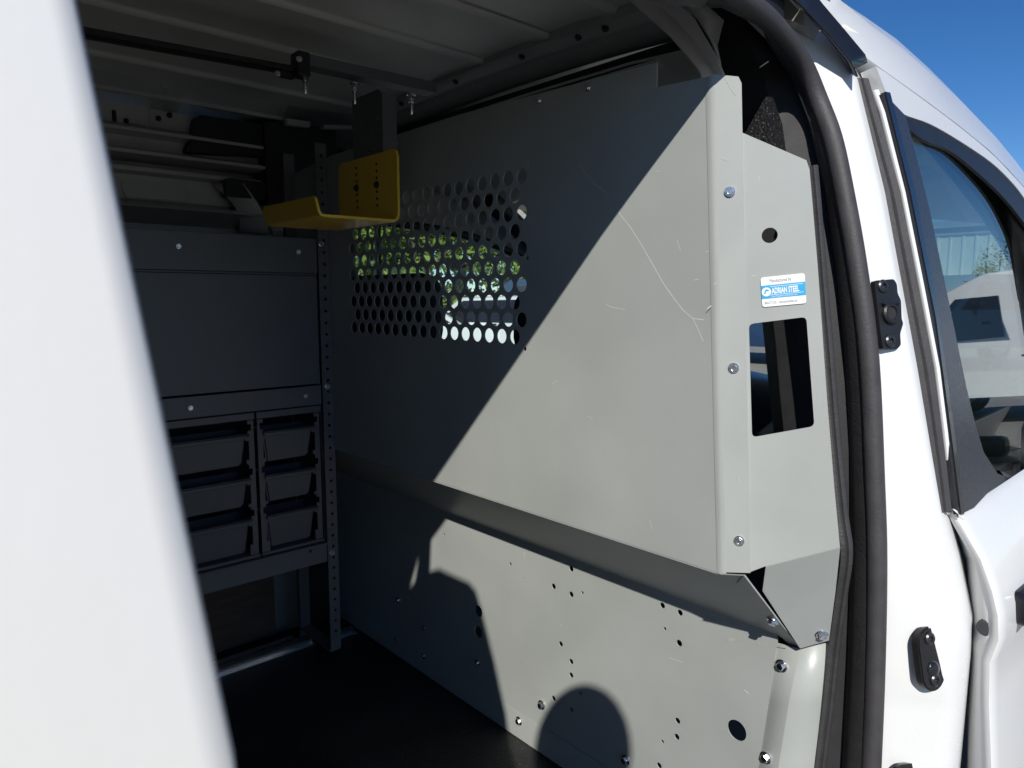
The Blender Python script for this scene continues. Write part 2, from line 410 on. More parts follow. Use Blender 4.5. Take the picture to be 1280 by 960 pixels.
for v in VS:
    a = P(lerp(c_seal, v), v, 'x', xs_top(v, .935)); b = P(lerp(c_crease, v), v, 'x', xs_top(v, .985)); c = P(lerp(c_bev, v), v, 'x', xs_top(v, 1.003))
    pz = {830: 0, 860: -.0025, 874: .003, 890: .004, 960: .001}.get(v, 0); m1 = a.lerp(b, .3) + V((0, -.003 + pz, 0)); m2 = a.lerp(b, .85) + V((0, -.003 + pz * .8, 0))
    kx = min(1, max(.1, (v - 20) / 120)); d = c + V((.022, .001, 0)) * kx; e = c + V((.06, .009, 0)) * kx
    rows.append([a + V((0, .02, 0)), a, m1, m2, b, c, d, e])
loft('door_pillar', rows, M['white'], van, th=.002, smooth=50)
# outer bulb seal and inner flap seal round the door opening
def seal_pt(v, dx=0):
    if v >= 172: return P(lerp(c_seal, v), v, 'x', .932)
    t = (172 - v) / 172; y = .405 + (.455 - .405) * min(1, t) 
    q1 = P(lerp(c_seal, v), v, 'x', .932); q2 = P(lerp(c_seal, v), v, 'y', .446)
    t = min(1, max(0, t * 1.15)); return q1.lerp(q2, t)
path = [V((-.04, .450, 1.748)), V((.3, .450, 1.748)), V((.55, .449, 1.746))] + [seal_pt(v) for v in (0, 40, 80, 124, 172, 236, 332, 450, 600, 700, 830, 960, 1100, 1300)]
path = smooth_path(path, 5)
seal = tube('door_seal', path, .0122, M['rubber'], van, 16)
c_flap = [(60, 968), (90, 985), (124, 1000), (172, 1015), (236, 1031), (345, 1046), (480, 1058), (600, 1062), (700, 1064), (830, 1060), (960, 1053), (1100, 1045), (1300, 1036)]
c_ridge = [(60, 981), (90, 997), (124, 1011), (172, 1028), (236, 1044), (332, 1060), (465, 1077), (600, 1082), (700, 1085), (830, 1081), (960, 1077), (1100, 1070), (1300, 1060)]
rows = []
for k, v in enumerate([40, 60, 90, 124, 150, 172, 200, 236, 280, 332, 400, 465, 530, 600, 650, 700, 760, 830, 900, 960, 1100, 1300]):
    sh = (seal_pt(v) - P(lerp(c_seal, v), v, 'x', .932))
    a = P(lerp(c_flap, v), v, 'x', .945) + sh; b = P(lerp(c_ridge, v), v, 'x', .925) + sh
    rows.append([a + V((.03, .012, 0)), a, a.lerp(b, .5) + V((-.004, 0, 0)), b, b + V((.012, -.004, 0)), b + V((.03, -.004, 0))])
loft('flap_seal', rows, M['ribbed'], van, th=.0015, smooth=45)

# drip channel over the pillar
chan_o = [(-40, 975), (0, 1012), (40, 1052), (75, 1083)]
pa = [P(985 - 130, -90, 'y', .447), P(980, -14, 'y', .445), P(1003, 8, 'y', .443), P(1035, 42, 'y', .43), P(1062, 75, 'y', .415), P(1072, 96, 'y', .408)]
pb = [P(1040 - 130, -90, 'y', .449), P(1014, -14, 'y', .447), P(1028, 5, 'y', .445), P(1056, 38, 'y', .432), P(1081, 68, 'y', .418), P(1084, 78, 'y', .42)]
loft('drip_channel', [[a, a.lerp(b, .3) + V((0, .010, 0)), a.lerp(b, .65) + V((0, .012, 0)), b] for a, b in zip(pa, pb)], M['gloss'], van, th=.002, smooth=60)

# roof outer skin: gutter line, shoulder, crown, dropping forward to the windscreen
gut = [(880, -90), (1000, -18), (1035, 22), (1060, 48), (1083, 73), (1115, 96), (1157, 126), (1197, 156), (1235, 187), (1260, 212), (1290, 246), (1330, 300)]
sil = [(900, -120), (1000, -40), (1045, 0), (1063, 11), (1080, 22), (1120, 50), (1160, 86), (1197, 123), (1235, 167), (1260, 200), (1288, 240), (1330, 298)]
GY = [(-120, .478), (22, .448), (73, .426), (100, .410), (400, .40)]
rows = []
for (ug, vg), (us, vs_) in zip(gut, sil):
    a = P(ug, vg, 'y', lerp(GY, vg)); b = P(us, vs_, 'y', .485)
    m = a.lerp(b, .5) + V((0, -.012, .004)) * min(1, (b - a).length / .09)
    c = b + V((.0, .12, .045)); d = V((b.x + .02, .95, b.z + .105)); 
    e = V((b.x, 1.40, b.z + .09)); f = V((b.x, 1.72, a.z))
    rows.append([a + V((0, .014, -.012)), a, m, b, c, d, e, f])
loft('roof_skin', rows, M['white'], van, th=.003, smooth=60)
r0 = rows[0]
loft('roof_skin', [[V((-1.5, p.y, p.z)) for p in r0], [p.copy() for p in r0]], M['white'], van, th=.003, smooth=60)

# ---------------- passenger door
fd = V((1.4, .3, .9))
door = bpy.data.objects.new('front_door', None); COL.objects.link(door); door.parent = van; door.location = fd - wl(van); WL[door.name] = fd
door_edge = [(76, 1086), (100, 1092), (118, 1098), (240, 1129), (360, 1153), (460, 1172), (540, 1182), (640, 1193), (660, 1203), (700, 1226), (740, 1240), (770, 1247), (800, 1248), (828, 1237), (880, 1236), (960, 1239), (1100, 1236), (1400, 1220)]
XD = 1.02
edge = [P(lerp(door_edge, v), v, 'x', XD) for v in (640, 660, 700, 740, 770, 800, 828, 880, 960, 1100, 1400)]
rows = []
for e in edge:
    rows.append([e + V((.002, .010, 0)), e, e + V((.004, -.002, 0)), e + V((.02, -.004, .001))] + [V((x, e.y - .004 - .012 * math.sin((x - XD) * 1.5), e.z + dz)) for x, dz in ((1.15, .004), (1.4, .012), (1.7, .022), (2.05, .03))])
loft('door_skin', rows, M['white'], door, smooth=50, th=.0012)
# rear shut face of the door, bent back from the skin
in_edge = [(100, 1090), (640, 1190), (660, 1197), (700, 1213), (781, 1219), (830, 1217), (960, 1215), (1100, 1210), (1400, 1200)]
rows = []
for v in (640, 660, 700, 740, 770, 800, 828, 880, 960, 1100, 1400):
    e = P(lerp(door_edge, v), v, 'x', XD) + V((.0015, .003, 0)); i_ = P(lerp(in_edge, v) - 4, v, 'x', XD + .03); m_ = P(lerp(door_edge, v) * .45 + lerp(in_edge, v) * .55, v, 'x', XD + .005)
    rows.append([e, e.lerp(m_, .6) + V((-.001, 0, 0)), m_, m_.lerp(i_, .5), i_, i_ + V((.05, .02, 0))])
loft('door_shut_face', rows, M['white'], door, smooth=40, th=.0012)
# upper frame of the door: white edge, black weatherstrip in the gap
e_up = [P(lerp(door_edge, v), v, 'x', XD) for v in (112, 140, 200, 240, 300, 360, 420, 460, 540, 600, 650)]
loft('door_frame_edge', [[p + V((.0, .006, 0)), p + V((0, .001, 0)), p + V((.003, -.001, 0)), p + V((.007, .002, 0))] for p in e_up], M['white'], door, th=.0015, smooth=50)
ws_l = [(98, 1067), (240, 1103), (360, 1126), (460, 1145), (560, 1161), (642, 1172)]
ws_r = [(98, 1085), (240, 1125), (360, 1148), (460, 1167), (560, 1180), (638, 1189)]
rows = []
for v in (98, 150, 240, 320, 400, 460, 520, 580, 640):
    a = P(lerp(ws_l, v), v, 'x', 1.0); b = P(lerp(ws_r, v), v, 'x', 1.012)
    n_ = V((-.5, -.86, 0))
    rows.append([a - n_ * .01, a + n_ * .002, a.lerp(b, .3) + n_ * .004, a.lerp(b, .42) + n_ * .0, a.lerp(b, .55) + n_ * .003, b + n_ * .001, b - n_ * .012])
loft('weatherstrip', rows, M['rubber'], door, smooth=40, closed=True, caps=True)

# flat band of the door above and the side window; all on the leaning side plane through these points
LEAN = [(1.10, .268), (1.72, .412)]
def side(u, v, off=0):
    y = .31
    for _ in range(12):
        q = P(u, v, 'y', y); y = lerp(LEAN, q.z) + off
    return P(u, v, 'y', y)
S0 = side(1200, 400); SU = V((1, 0, 0)); SW = V((0, (LEAN[1][1] - LEAN[0][1]), (LEAN[1][0] - LEAN[0][0]))).normalized()
def side2(u, v): q = side(u, v); return ((q - S0).dot(SU), (q - S0).dot(SW))
g_top = [(1116, 138), (1133, 162), (1152, 180), (1185, 190), (1212, 212), (1250, 246), (1278, 280), (1300, 312), (1330, 372)]
f_top = [(1108, 126), (1125, 143), (1160, 156), (1197, 177), (1237, 204), (1263, 229), (1280, 251), (1305, 290), (1345, 365)]
w_top = [(1092, 84), (1110, 96), (1157, 130), (1197, 160), (1235, 191), (1260, 216), (1290, 250), (1318, 290), (1362, 362)]
low_in = [(1345, 575), (1290, 594), (1268, 596), (1250, 588)]
# glass
gl = [side2(*p) for p in [(1129, 150), (1152, 166), (1185, 180), (1212, 202), (1250, 236), (1278, 270), (1300, 302), (1345, 390), (1400, 520), (1400, 566), (1290, 596), (1262, 598)]] + [side2(1222, 560), side2(1206, 500), side2(1180, 380), side2(1155, 240)]
NN = SU.cross(SW)
GN = V((0, 1, -.08)).normalized(); GP = V((1.4, lerp(LEAN, 1.62) + .007, 1.62)); GW = GN.cross(SU).normalized(); GW = GW if GW.z > 0 else -GW
def gp(u, v):
    d = FW + RT * ((u - 640) / FPX) - UP * ((v - 480) / FPX); q = CAM_POS + d * ((GP - CAM_POS).dot(GN) / d.dot(GN)) - GP
    return (q.dot(SU), q.dot(GW))
plate('window_pane', [gp(*p) for p in [(1118, 146), (1152, 160), (1185, 174), (1212, 196), (1250, 232), (1278, 264), (1300, 296), (1345, 380), (1400, 520), (1400, 572), (1290, 604), (1255, 610), (1205, 560), (1190, 500), (1165, 380), (1138, 240)]], [], GP, SU, GW, .004, M['glass'], door)
# black seal frame over the glass
def strip(name, top, bot, mt, proud, th=.006):
    sm = lambda q: [(p.x, p.y) for p in smooth_path([V((x, y, 0)) for x, y in q], 4)] if len(q) > 4 else q
    ol = sm([side2(*p) for p in top]) + sm([side2(*p) for p in reversed(bot)])
    return plate(name, ol, [], S0 + NN * proud, SU, SW, th, mt, door)
strip('window_frame', f_top, [(1118, 146), (1133, 160), (1155, 176), (1185, 188), (1212, 208), (1250, 243), (1278, 277), (1300, 311), (1330, 372)], M['black'], .001, .005)
strip('door_frame', w_top, f_top, M['white'], .003, .02)
# pillar vinyl between door edge and glass
ap = [(1101, 118), (1128, 146), (1140, 190), (1158, 262), (1180, 368), (1204, 484), (1215, 530), (1226, 566), (1243, 592), (1262, 600), (1266, 606), (1258, 614), (1196, 643), (1190, 620), (1180, 540), (1160, 400), (1131, 245), (1108, 150)]
plate('pillar_vinyl', [side2(*p) for p in ap], [], S0 + NN * .004, SU, SW, .008, M['applique'], door)
ap2 = [(1101, 117), (1107, 118), (1138, 240), (1168, 400), (1187, 540), (1199, 643), (1195, 642), (1185, 560), (1164, 400), (1132, 240)]
plate('pillar_vinyl_edge', [side2(*p) for p in ap2], [], S0 + NN * .006, SU, SW, .006, M['gloss'], door)
# sill trim at the foot of the window
strip('sill_trim', [(1246, 588), (1266, 598), (1290, 597), (1400, 566)], [(1262, 612), (1280, 606), (1300, 598), (1400, 584)], M['gloss'], .004, .02)
sk = rows
# band of door metal under the window, up to the sill
bl = [(1190, 636), (1200, 641), (1262, 608), (1300, 594), (1400, 572)]
top_ = [side(u, v) + V((0, -.001, 0)) for u, v in bl]
bot_ = [P(1197, 652, 'x', XD + .006), P(1210, 668, 'x', XD + .03), P(1262, 668, 'y', .262), P(1300, 656, 'y', .262), P(1400, 628, 'y', .262)]
loft('door_shoulder', [top_, [a.lerp(b, .5) + V((0, -.004, .002)) for a, b in zip(top_, bot_)], bot_], M['white'], door, th=.0015, smooth=60)
# pull handle, rubber buffer
hp = P(1284, 762, 'y', .205)
bm = bmesh.new(); box_bm(bm, hp + V((-.012, -.012, -.022)), hp + V((.17, .028, .022)), .009, 3); from_bm('door_handle', bm, M['gloss'], door, 40)
bm = bmesh.new(); disc_stack(bm, P(1232, 785, 'x', XD + .005), V((-1, -.1, 0)), [(.0105, -.004), (.0105, .001), (.0085, .003), (.003, .0035)], 18); from_bm('rubber_buffer', bm, M['rubber'], door, 40)
# side mirror further along the door
mp = V((1.80, .145, 1.145))
bm = bmesh.new(); box_bm(bm, mp + V((.0, -.085, -.075)), mp + V((.09, .085, .075)), .035, 4); mir = from_bm('side_mirror', bm, M['black'], door, 50)
plate('mirror_face', rrect(-.072, -.062, .072, .062, .025), [], mp + V((-.002, 0, 0)), (0, -1, 0), (0, 0, 1), .004, M['mirror'], mir)
bm = bmesh.new(); box_bm(bm, mp + V((.02, .06, -.085)), mp + V((.08, .15, -.04)), .012, 2); from_bm('mirror_arm', bm, M['black'], mir, 40)

# ---------------- hardware on the white pillar
def pill(v, u): # a point on the pillar face
    a = P(lerp(c_seal, v), v, 'x', .935); b = P(lerp(c_crease, v), v, 'x', .985)
    t = (u - lerp(c_seal, v)) / (lerp(c_crease, v) - lerp(c_seal, v)); return a.lerp(b, t) + V((0, -.003, 0))
PN = V((-.32, -.94, .18)).normalized()
PU, PW, _ = frame_of(PN); 
if PU.x < 0: PU = -PU
PW = PN.cross(PU)
if PW.z < 0: PW = -PW
def pl2(c, u, v): 
    d = FW + RT * ((u - 640) / FPX) - UP * ((v - 480) / FPX)
    q = CAM_POS + d * ((c - CAM_POS).dot(PN) / d.dot(PN)); return ((q - c).dot(PU), (q - c).dot(PW))
sc = pill(393, 1108)
ol = [pl2(sc, u, v) for u, v in [(1088, 352), (1112, 350), (1116, 356), (1117, 368), (1121, 376), (1122, 400), (1124, 405), (1120, 418), (1121, 432), (1116, 437), (1099, 437), (1096, 420), (1091, 380)]]
UW = PU.cross(PW)
s_ = 1 if UW.dot(PN) > 0 else -1
st = plate('striker_bracket', round_poly(ol, .003), [circ(*pl2(sc, 1106, 393), .0078, 16)], sc + PN * .006, PU, PW * 1, .006 * s_, M['black'], van)
bm = bmesh.new()
cc = sc + PN * .006 + PU * pl2(sc, 1106, 393)[0] + PW * pl2(sc, 1106, 393)[1]
rr_ = [(.0135, 0), (.0135, .004), (.0115, .006), (.009, .006), (.0078, .004), (.0078, -.008)]
u_, w_, n_ = frame_of(PN); rws = [[cc + n_ * h + (u_ * math.cos(2 * math.pi * k / 24) + w_ * math.sin(2 * math.pi * k / 24)) * r for k in range(24)] for r, h in rr_]
bm.free(); loft('striker_eye', rws, M['black'], st, closed=True, smooth=40)
bm = bmesh.new(); disc_stack(bm, cc - PN * .0075, PN, [(.0082, 0), (.0082, .0115)], 16); from_bm('striker_socket', bm, M['fabric'], st, 40)
def cap_screw(p, n, r, parent, mt):
    bm = bmesh.new(); u, w, n = frame_of(n); rows_ = []
    for rr, h, sg in ((r, 0, 0), (r, .0018, 0), (r * .8, .0034, 0), (r * .42, .0034, 1), (r * .38, .0006, 1), (.0001, .0006, 1)):
        rows_.append([p + n * h + (u * math.cos(2 * math.pi * k / 18) + w * math.sin(2 * math.pi * k / 18)) * rr for k in range(18)])
    bm.free(); return loft('screw', rows_, mt, parent, closed=True, smooth=30)
for u, v in ((1098, 359), (1107, 427)):
    q = pl2(sc, u, v); cap_screw(sc + PN * .006 + PU * q[0] + PW * q[1], PN, .0085, st, M['darkbolt'])
box_c = sc + PN * .006 + PU * pl2(sc, 1106, 381)[0] + PW * pl2(sc, 1106, 381)[1]
plate('striker_lip', [(-.014, -.0012), (.016, .0004), (.016, .0026), (-.014, .001)], [], box_c + PN * .004, PU, PW, .004 * s_, M['gloss'], st)
# oval guide block lower down
oc = pill(820, 1154)
def oval(c, hw, hh, n=24): return rrect(-hw, -hh, hw, hh, hw * .98, 8)
def tilt(pts, a): return [(x * math.cos(a) - y * math.sin(a), x * math.sin(a) + y * math.cos(a)) for x, y in pts]
gb = plate('guide_block', tilt(oval(oc, .0215, .0405), R(3)), [], oc + PN * .008, PU, PW, .008 * s_, M['black'], van)
plate('guide_rim', tilt(oval(oc, .0195, .0385), R(3)), [], oc + PN * .0095, PU, PW, .002 * s_, M['gloss'], gb)
for dv in (-.026, .0262):
    cap_screw(oc + PN * .0095 + PW * dv + PU * (-.002 if dv > 0 else .001), PN, .0082, gb, M['darkbolt'])
bm = bmesh.new(); bmesh.ops.create_uvsphere(bm, u_segments=18, v_segments=10, radius=.0105)
for v in bm.verts: v.co = oc + PN * (.0095 + max(0, v.co.z) * .4) + PU * v.co.x + PW * (v.co.y - .0125)
from_bm('guide_buffer', bm, M['gloss'], gb, 60)
# small catch at the foot
kc = pill(958, 1132)
plate('catch_plate', tilt(oval(kc, .0125, .028), R(80)), [], kc + PN * .004 - PW * .006, PU, PW, .005 * s_, M['gloss'], van)

# ---------------- sliding door, slid back: its front edge is the pale blur beside the camera
dz = [(.40, -.004), (.8, .010), (1.0, .012), (1.15, .026), (1.25, .040), (1.355, .0655), (1.439, .110), (1.5, .122), (1.6, .158), (1.70, .200), (1.74, .220), (1.765, .238)]
DT = [(-.8, 1.862), (-.156, 1.852), (-.099, 1.838), (-.054, 1.818), (-.02, 1.795), (0, 1.778), (.0225, 1.745)]
def door_rows():
    rows = []; xo = [-.80, -.4, -.2, -.12, -.07, -.03]
    zs = [(z, 0) for z, _ in dz if z < 1.65] + [(1.65, t) for t in (.15, .35, .55, .75, .9, .97, 1)]
    for z, t in zs:
        def pt(x, dy, sh=0):
            zz = z if z < 1.65 else 1.65 + (lerp(DT, x) - 1.65) * t
            y = min(lerp(dz, zz), .242); return V((x, y + dy, zz - sh))
        edge_in = .012 if t > .95 else 0
        rows.append([pt(x, edge_in) for x in xo] + [pt(.0196, edge_in), pt(.0225, .0006 + edge_in), pt(.0233, .002 + edge_in), pt(.021, .05)] + [pt(x, .055) for x in reversed(xo)])
    return rows
loft('sliding_door', door_rows(), M['white'], van, closed=True, smooth=50, caps=True)
# body side behind the door opening, with an added slot shaped to pass a sliver of sun
def bodyside(name, x0, x1, z0, z1, mt=M['white'], inset=0.):
    zz = [z0 + (z1 - z0) * k / 8 for k in range(9)]
    return loft(name, [[V((x0, ys(z) + .085 + inset, z)), V((x1, ys(z) + .085 + inset, z))] for z in zz], mt, van, th=.004)
plate('rear_pillar', [(.115, 1.84), (.097, 1.65), (.064, 1.555), (.0, 1.36), (.0, .5), (-.13, .5), (-.13, 1.30), (-.05, 1.49), (.03, 1.64), (.052, 1.70), (.06, 1.84)], [], (0, .46, 0), (1, 0, 0), (0, 0, 1), .004, M['white'], van)
plate('side_panel', [(-1.5, .5), (-.128, .5), (-.128, 1.30), (-.082, 1.45), (-.045, 1.56), (-.005, 1.64), (.05, 1.705), (.058, 1.84), (-1.5, 1.84)], [], (0, .464, 0), (1, 0, 0), (0, 0, 1), .004, M['white'], van)
plate('rear_wall', [(.3, .45), (1.8, .45), (1.8, 1.86), (.3, 1.86)], [], (-1.5, 0, 0), (0, 1, 0), (0, 0, 1), .03, M['primer'], van)
plate('sill', [(-1.5, .34), (1.02, .34), (1.02, .505), (-1.5, .505)], [], (0, .30, 0), (1, 0, 0), (0, 0, 1), .04, M['white'], van)

# ---------------- far wall of the bay: pressed profile carried along the van
def zw(v, y=1.70, u=200): return P(u, v, 'y', y).z
fp = [(1.78, 1.86), (1.70, zw(116) + .012), (1.70, zw(117)), (1.655, zw(117, 1.655)), (1.655, zw(123, 1.655)), (1.69, zw(126)), (1.705, zw(136)), (1.705, zw(160)), (1.68, zw(166)), (1.665, zw(169)), (1.665, zw(172)), (1.70, zw(175)),
      (1.70, zw(190)), (1.66, zw(196)), (1.66, zw(199)), (1.76, zw(200)), (1.76, zw(212)), (1.69, zw(213)), (1.69, zw(217)), (1.715, zw(220)), (1.725, zw(250)), (1.70, zw(256)), (1.665, zw(259)), (1.655, zw(263)), (1.70, zw(270)), (1.74, zw(278)), (1.74, ZF)]
loft('far_wall', [[V((x, y, z)) for y, z in fp] for x in (-1.5, .2, .62, .80)], M['primer'], van, th=.003, smooth=30)
plate('far_wall_front', [(.80, ZF), (2.3, ZF), (2.3, 1.03), (.80, 1.03)], [], (0, 1.76, 0), (1, 0, 0), (0, 0, 1), .02, M['dark'], van)
plate('far_pillar', [(.80, ZF), (.98, ZF), (.98, 1.86), (.80, 1.86)], [], (0, 1.72, 0), (1, 0, 0), (0, 0, 1), .05, M['black'], van)
for pts in ([(118, 121), (180, 128), (183, 156), (126, 151)], [(187, 131), (241, 140), (240, 171), (189, 163)], [(150, 222), (232, 232), (240, 246), (234, 252), (156, 246)]):
    ol = [(p.x, p.z) for p in (P(u, v, 'y', 1.701 if v < 200 else 1.716) for u, v in pts)]
    plate('pressed_panel', round_poly(ol, .008), [], (0, 1.701 if pts[0][1] < 200 else 1.716, 0), (1, 0, 0), (0, 0, 1), .012, M['primer'], van)
# slots, dark patches and clips on the pressed rail
for u, v, a, b in ((143, 146, .004, .014), (198, 148, .0055, .0055), (212, 144, .0055, .0055), (158, 151, .005, .005)):
    q = P(u, v, 'y', 1.699); bm = bmesh.new(); box_bm(bm, q + V((-a, -.002, -b)), q + V((a, .003, b)), min(a, b) * .8, 3); from_bm('wall_slot', bm, M['dark'], van)
def pad(name, pts, y, th, mt, r=.012):
    ol = [(p.x, p.z) for p in (P(u, v, 'y', y) for u, v in pts)]
    return plate(name, round_poly(ol, r), [], (0, y, 0), (1, 0, 0), (0, 0, 1), th, mt, van)
pad('black_patch', [(246, 143), (335, 156), (390, 164), (392, 195), (340, 196), (232, 190), (240, 172)], 1.664, .03, M['black'])  # black plate stands in for the shade of an irregular recess
pad('black_patch', [(283, 222), (332, 228), (332, 250), (284, 245)], 1.66, .04, M['black'], .008)
pad('pillar_cover', [(330, 152), (420, 160), (420, 250), (335, 255)], 1.655, .06, M['black'], .006)
pad('roof_edge_clip', [(359, 148), (388, 152), (388, 159), (359, 155)], 1.63, .02, M['primer'], .001)
pad('roof_edge_clip', [(405, 156), (440, 157), (440, 161), (405, 160)], 1.60, .02, M['primer'], .001)
# rounded end of the window blank
rows = []
for k in range(9):
    t = k / 8
    rows.append([V((.60 + .06 * math.sin(t * 1.57), 1.70 - .03 * math.cos(t * 3.14 - 1.57) , zw(222) - t * (zw(222) - zw(284)))), V((.66 + .055 * math.sin(t * 1.57), 1.66, zw(222) - t * (zw(222) - zw(286)))), V((.71 + .05 * math.sin(t * 1.57), 1.73, zw(222) - t * (zw(222) - zw(286))))])
loft('window_blank_end', rows, M['primer'], van, th=.003, smooth=70)

# ---------------- cab: seats, dash, wheel, far door, windscreen
wn = [P(u, v, 'y', 1.76) for u, v in ((380, 268), (440, 273), (500, 281), (560, 291), (610, 305), (655, 328), (690, 356))]
hole = [(p.x, p.z) for p in wn] + [(1.98, 1.28), (2.06, 1.08), (.86, 1.05)]
plate('far_door', round_poly([(.84, 1.03), (2.3, 1.03), (2.15, 1.25), (1.75, 1.62), (1.5, 1.76), (.84, 1.80)], .01), [hole], (0, 1.76, 0), (1, 0, 0), (0, 0, 1), .04, M['primer'], van)
fr_path = smooth_path([V((p.x, 1.742, p.z)) for p in wn] + [V((1.98, 1.742, 1.28)), V((2.06, 1.742, 1.08))], 4)
tube('far_door_seal', fr_path, .013, M['black'], van, 8)
plate('far_window_pane', hole, [], (0, 1.782, 0), (1, 0, 0), (0, 0, 1), .004, M['wind'], van)
box('far_door_post', (1.06, 1.742, 1.05), (1.075, 1.752, 1.60), M['black'], van)
rows = []
for x, z in ((.99, 1.80), (1.2, 1.795), (1.4, 1.765), (1.50, 1.735)):
    rows.append([V((x, y, z - .06 * ((y - 1.07) / .68) ** 4)) for y in (.44, .5, .6, .8, 1.07, 1.4, 1.6, 1.70, 1.76)])
loft('headliner', rows, M['roof'], van, th=.01, smooth=60)
wp = [V((1.50, .52, 1.70)), V((1.52, 1.07, 1.725)), V((1.50, 1.62, 1.70))]; wb = [V((2.20, .36, 1.10)), V((2.36, 1.07, 1.12)), V((2.20, 1.76, 1.10))]
loft('windscreen', [[a.lerp(b, k / 5) + V((.02, 0, .02)) * math.sin(math.pi * k / 5) for a, b in zip(wp, wb)] for k in range(6)], M['wind'], van, smooth=60)
for s, yt, yb in ((0, .46, .31), (1, 1.68, 1.80)):
    tube('windscreen_post', smooth_path([V((1.42, yt, 1.70)), V((1.72, yt + (yb - yt) * .4, 1.53)), V((2.0, yt + (yb - yt) * .75, 1.28)), V((2.24, yb, 1.06))], 4), .032, M['black'], van, 10)
dp = [(2.28, 1.10), (2.0, 1.165), (1.86, 1.165), (1.78, 1.13), (1.74, 1.05), (1.80, .90), (1.84, .70), (2.28, .60)]
rows = []
for k in range(13):
    y = .34 + k * .118; hump = .05 * math.exp(-((y - 1.35) / .2) ** 2)
    rows.append([V((x - hump * .6 * (z > 1.0), y, z + hump * (z > 1.1))) for x, z in dp])
loft('dashboard', rows, M['dash'], van, closed=True, smooth=50, caps=True)
for y in (.55, .95, 1.12, 1.6):
    q = V((1.752, y, 1.06)); vent = plate('air_vent', rrect(-.055, -.03, .055, .03, .012), [], q, (0, -1, 0), V((.35, 0, .94)).normalized(), .01, M['black'], van)
    for k in range(4):
        box('vent_slat', q + V((-.006 + (k - 1.5) * .005, -.046, -.0215 + k * .013)), q + V((.004 + (k - 1.5) * .005, .046, -.0185 + k * .013)), M['dash'], vent)
wc = V((1.66, 1.35, 1.10)); wn_ = V((-.85, 0, .5)).normalized(); uu, ww, _ = frame_of(wn_)
ring = [wc + (uu * math.cos(t) + ww * math.sin(t)) * .18 for t in [2 * math.pi * k / 32 for k in range(33)]]
sw = tube('steering_wheel', ring, .014, M['black'], van, 8, ref=wn_)
for a in (200, 340, 270): tube('wheel_spoke', [wc - wn_ * .02, wc + (uu * math.cos(R(a)) + ww * math.sin(R(a))) * .178], .013, M['black'], sw, 8, ref=wn_)
bm = bmesh.new(); disc_stack(bm, wc - wn_ * .03, wn_, [(.06, 0), (.06, .02), (.045, .032)], 20); from_bm('wheel_hub', bm, M['black'], sw)
def seat(yc):
    back = []
    for k in range(8):
        t = k / 7; z = .78 + t * .50; xc = 1.08 - t * .13; hw = .245 - .05 * t * t
        back.append([V((xc + dx, yc + dy * hw, z)) for dx, dy in ((-.045, -.8), (-.05, 0), (-.045, .8), (0, 1), (.05, .9), (.04, .4), (.04, -.4), (.05, -.9), (0, -1))])
    s = loft('seat', back, M['fabric'], van, closed=True, smooth=60, caps=True)
    bm = bmesh.new(); box_bm(bm, (1.0, yc - .25, .70), (1.55, yc + .25, .86), .05, 3); from_bm('seat_cushion', bm, M['fabric'], s, 50)
    return s
s1 = seat(1.36)
hr = [(P(428, 338, 'x', .86), P(520, 360, 'x', .86))]
bm = bmesh.new(); box_bm(bm, (.845, 1.235, 1.285), (.935, 1.60, 1.455), .045, 4); from_bm('headrest', bm, M['fabric'], s1, 50)
s2 = seat(.90)
bm = bmesh.new(); box_bm(bm, (.90, .80, 1.285), (.98, 1.02, 1.42), .04, 4); from_bm('headrest', bm, M['fabric'], s2, 50)
a = P(985, 380, 'x', 1.02); b = P(1012, 380, 'x', 1.02); c = P(1010, 560, 'x', 1.02); d = P(988, 560, 'x', 1.02)
sheet('seat_belt', [a, b, c, d], .003, M['belt'], van, back=V((1, 0, 0)))
# wheels so that the van stands on the ground, bonnet and tail
bn = []
for x, z, hw in ((2.2, 1.06, .78), (2.5, .98, .76), (2.8, .86, .72), (2.98, .66, .68), (3.0, .34, .68)):
    bn.append([V((x, 1.05 + hw * t, z - .08 * abs(t) ** 3)) for t in (-1, -.7, -.35, 0, .35, .7, 1)])
loft('bonnet', bn, M['white'], van, th=.004, smooth=60)
for sy in (.26, 1.84):
    loft('front_wing', [[V((2.02, sy, 1.06)), V((2.5, sy + (.02 if sy < 1 else -.02), .96)), V((2.98, sy + (.08 if sy < 1 else -.08), .66))], [V((2.02, sy, .34)), V((2.5, sy, .34)), V((2.98, sy + (.08 if sy < 1 else -.08), .34))]], M['white'], van, th=.004)
def wheel(p, parent, r=.31, wd=.2):
    bm = bmesh.new(); disc_stack(bm, p - V((0, wd / 2, 0)), V((0, 1, 0)), [(r * .62, 0), (r * .93, 0), (r, .03), (r, wd - .03), (r * .93, wd), (r * .62, wd)], 28)
    w1 = from_bm('wheel', bm, M['tyre'], parent, 40)
    bm = bmesh.new(); disc_stack(bm, p - V((0, wd / 2 + .012, 0)), V((0, 1, 0)), [(r * .25, 0), (r * .55, .012), (r * .62, .02), (r * .62, wd), (r * .55, wd + .012), (r * .25, wd + .024)], 20)
    from_bm('rim', bm, M['alu'], w1, 30)
for x in (2.45, -.95):
    for y in (.36, 1.72): wheel(V((x, y, .31)), van)

# ================================================================== PARTITION
XU, XL = .78, .90
part = thing('partition', 'grey steel partition with a perforated window, lower half set back', 'partition', (XL, 1.07, ZF))
fy = lambda z: .466 + (z - 1.05) * .066          # leaning edge of the upper panel
def up(u, v): q = P(u, v, 'x', XU); return (-q.y, q.z)
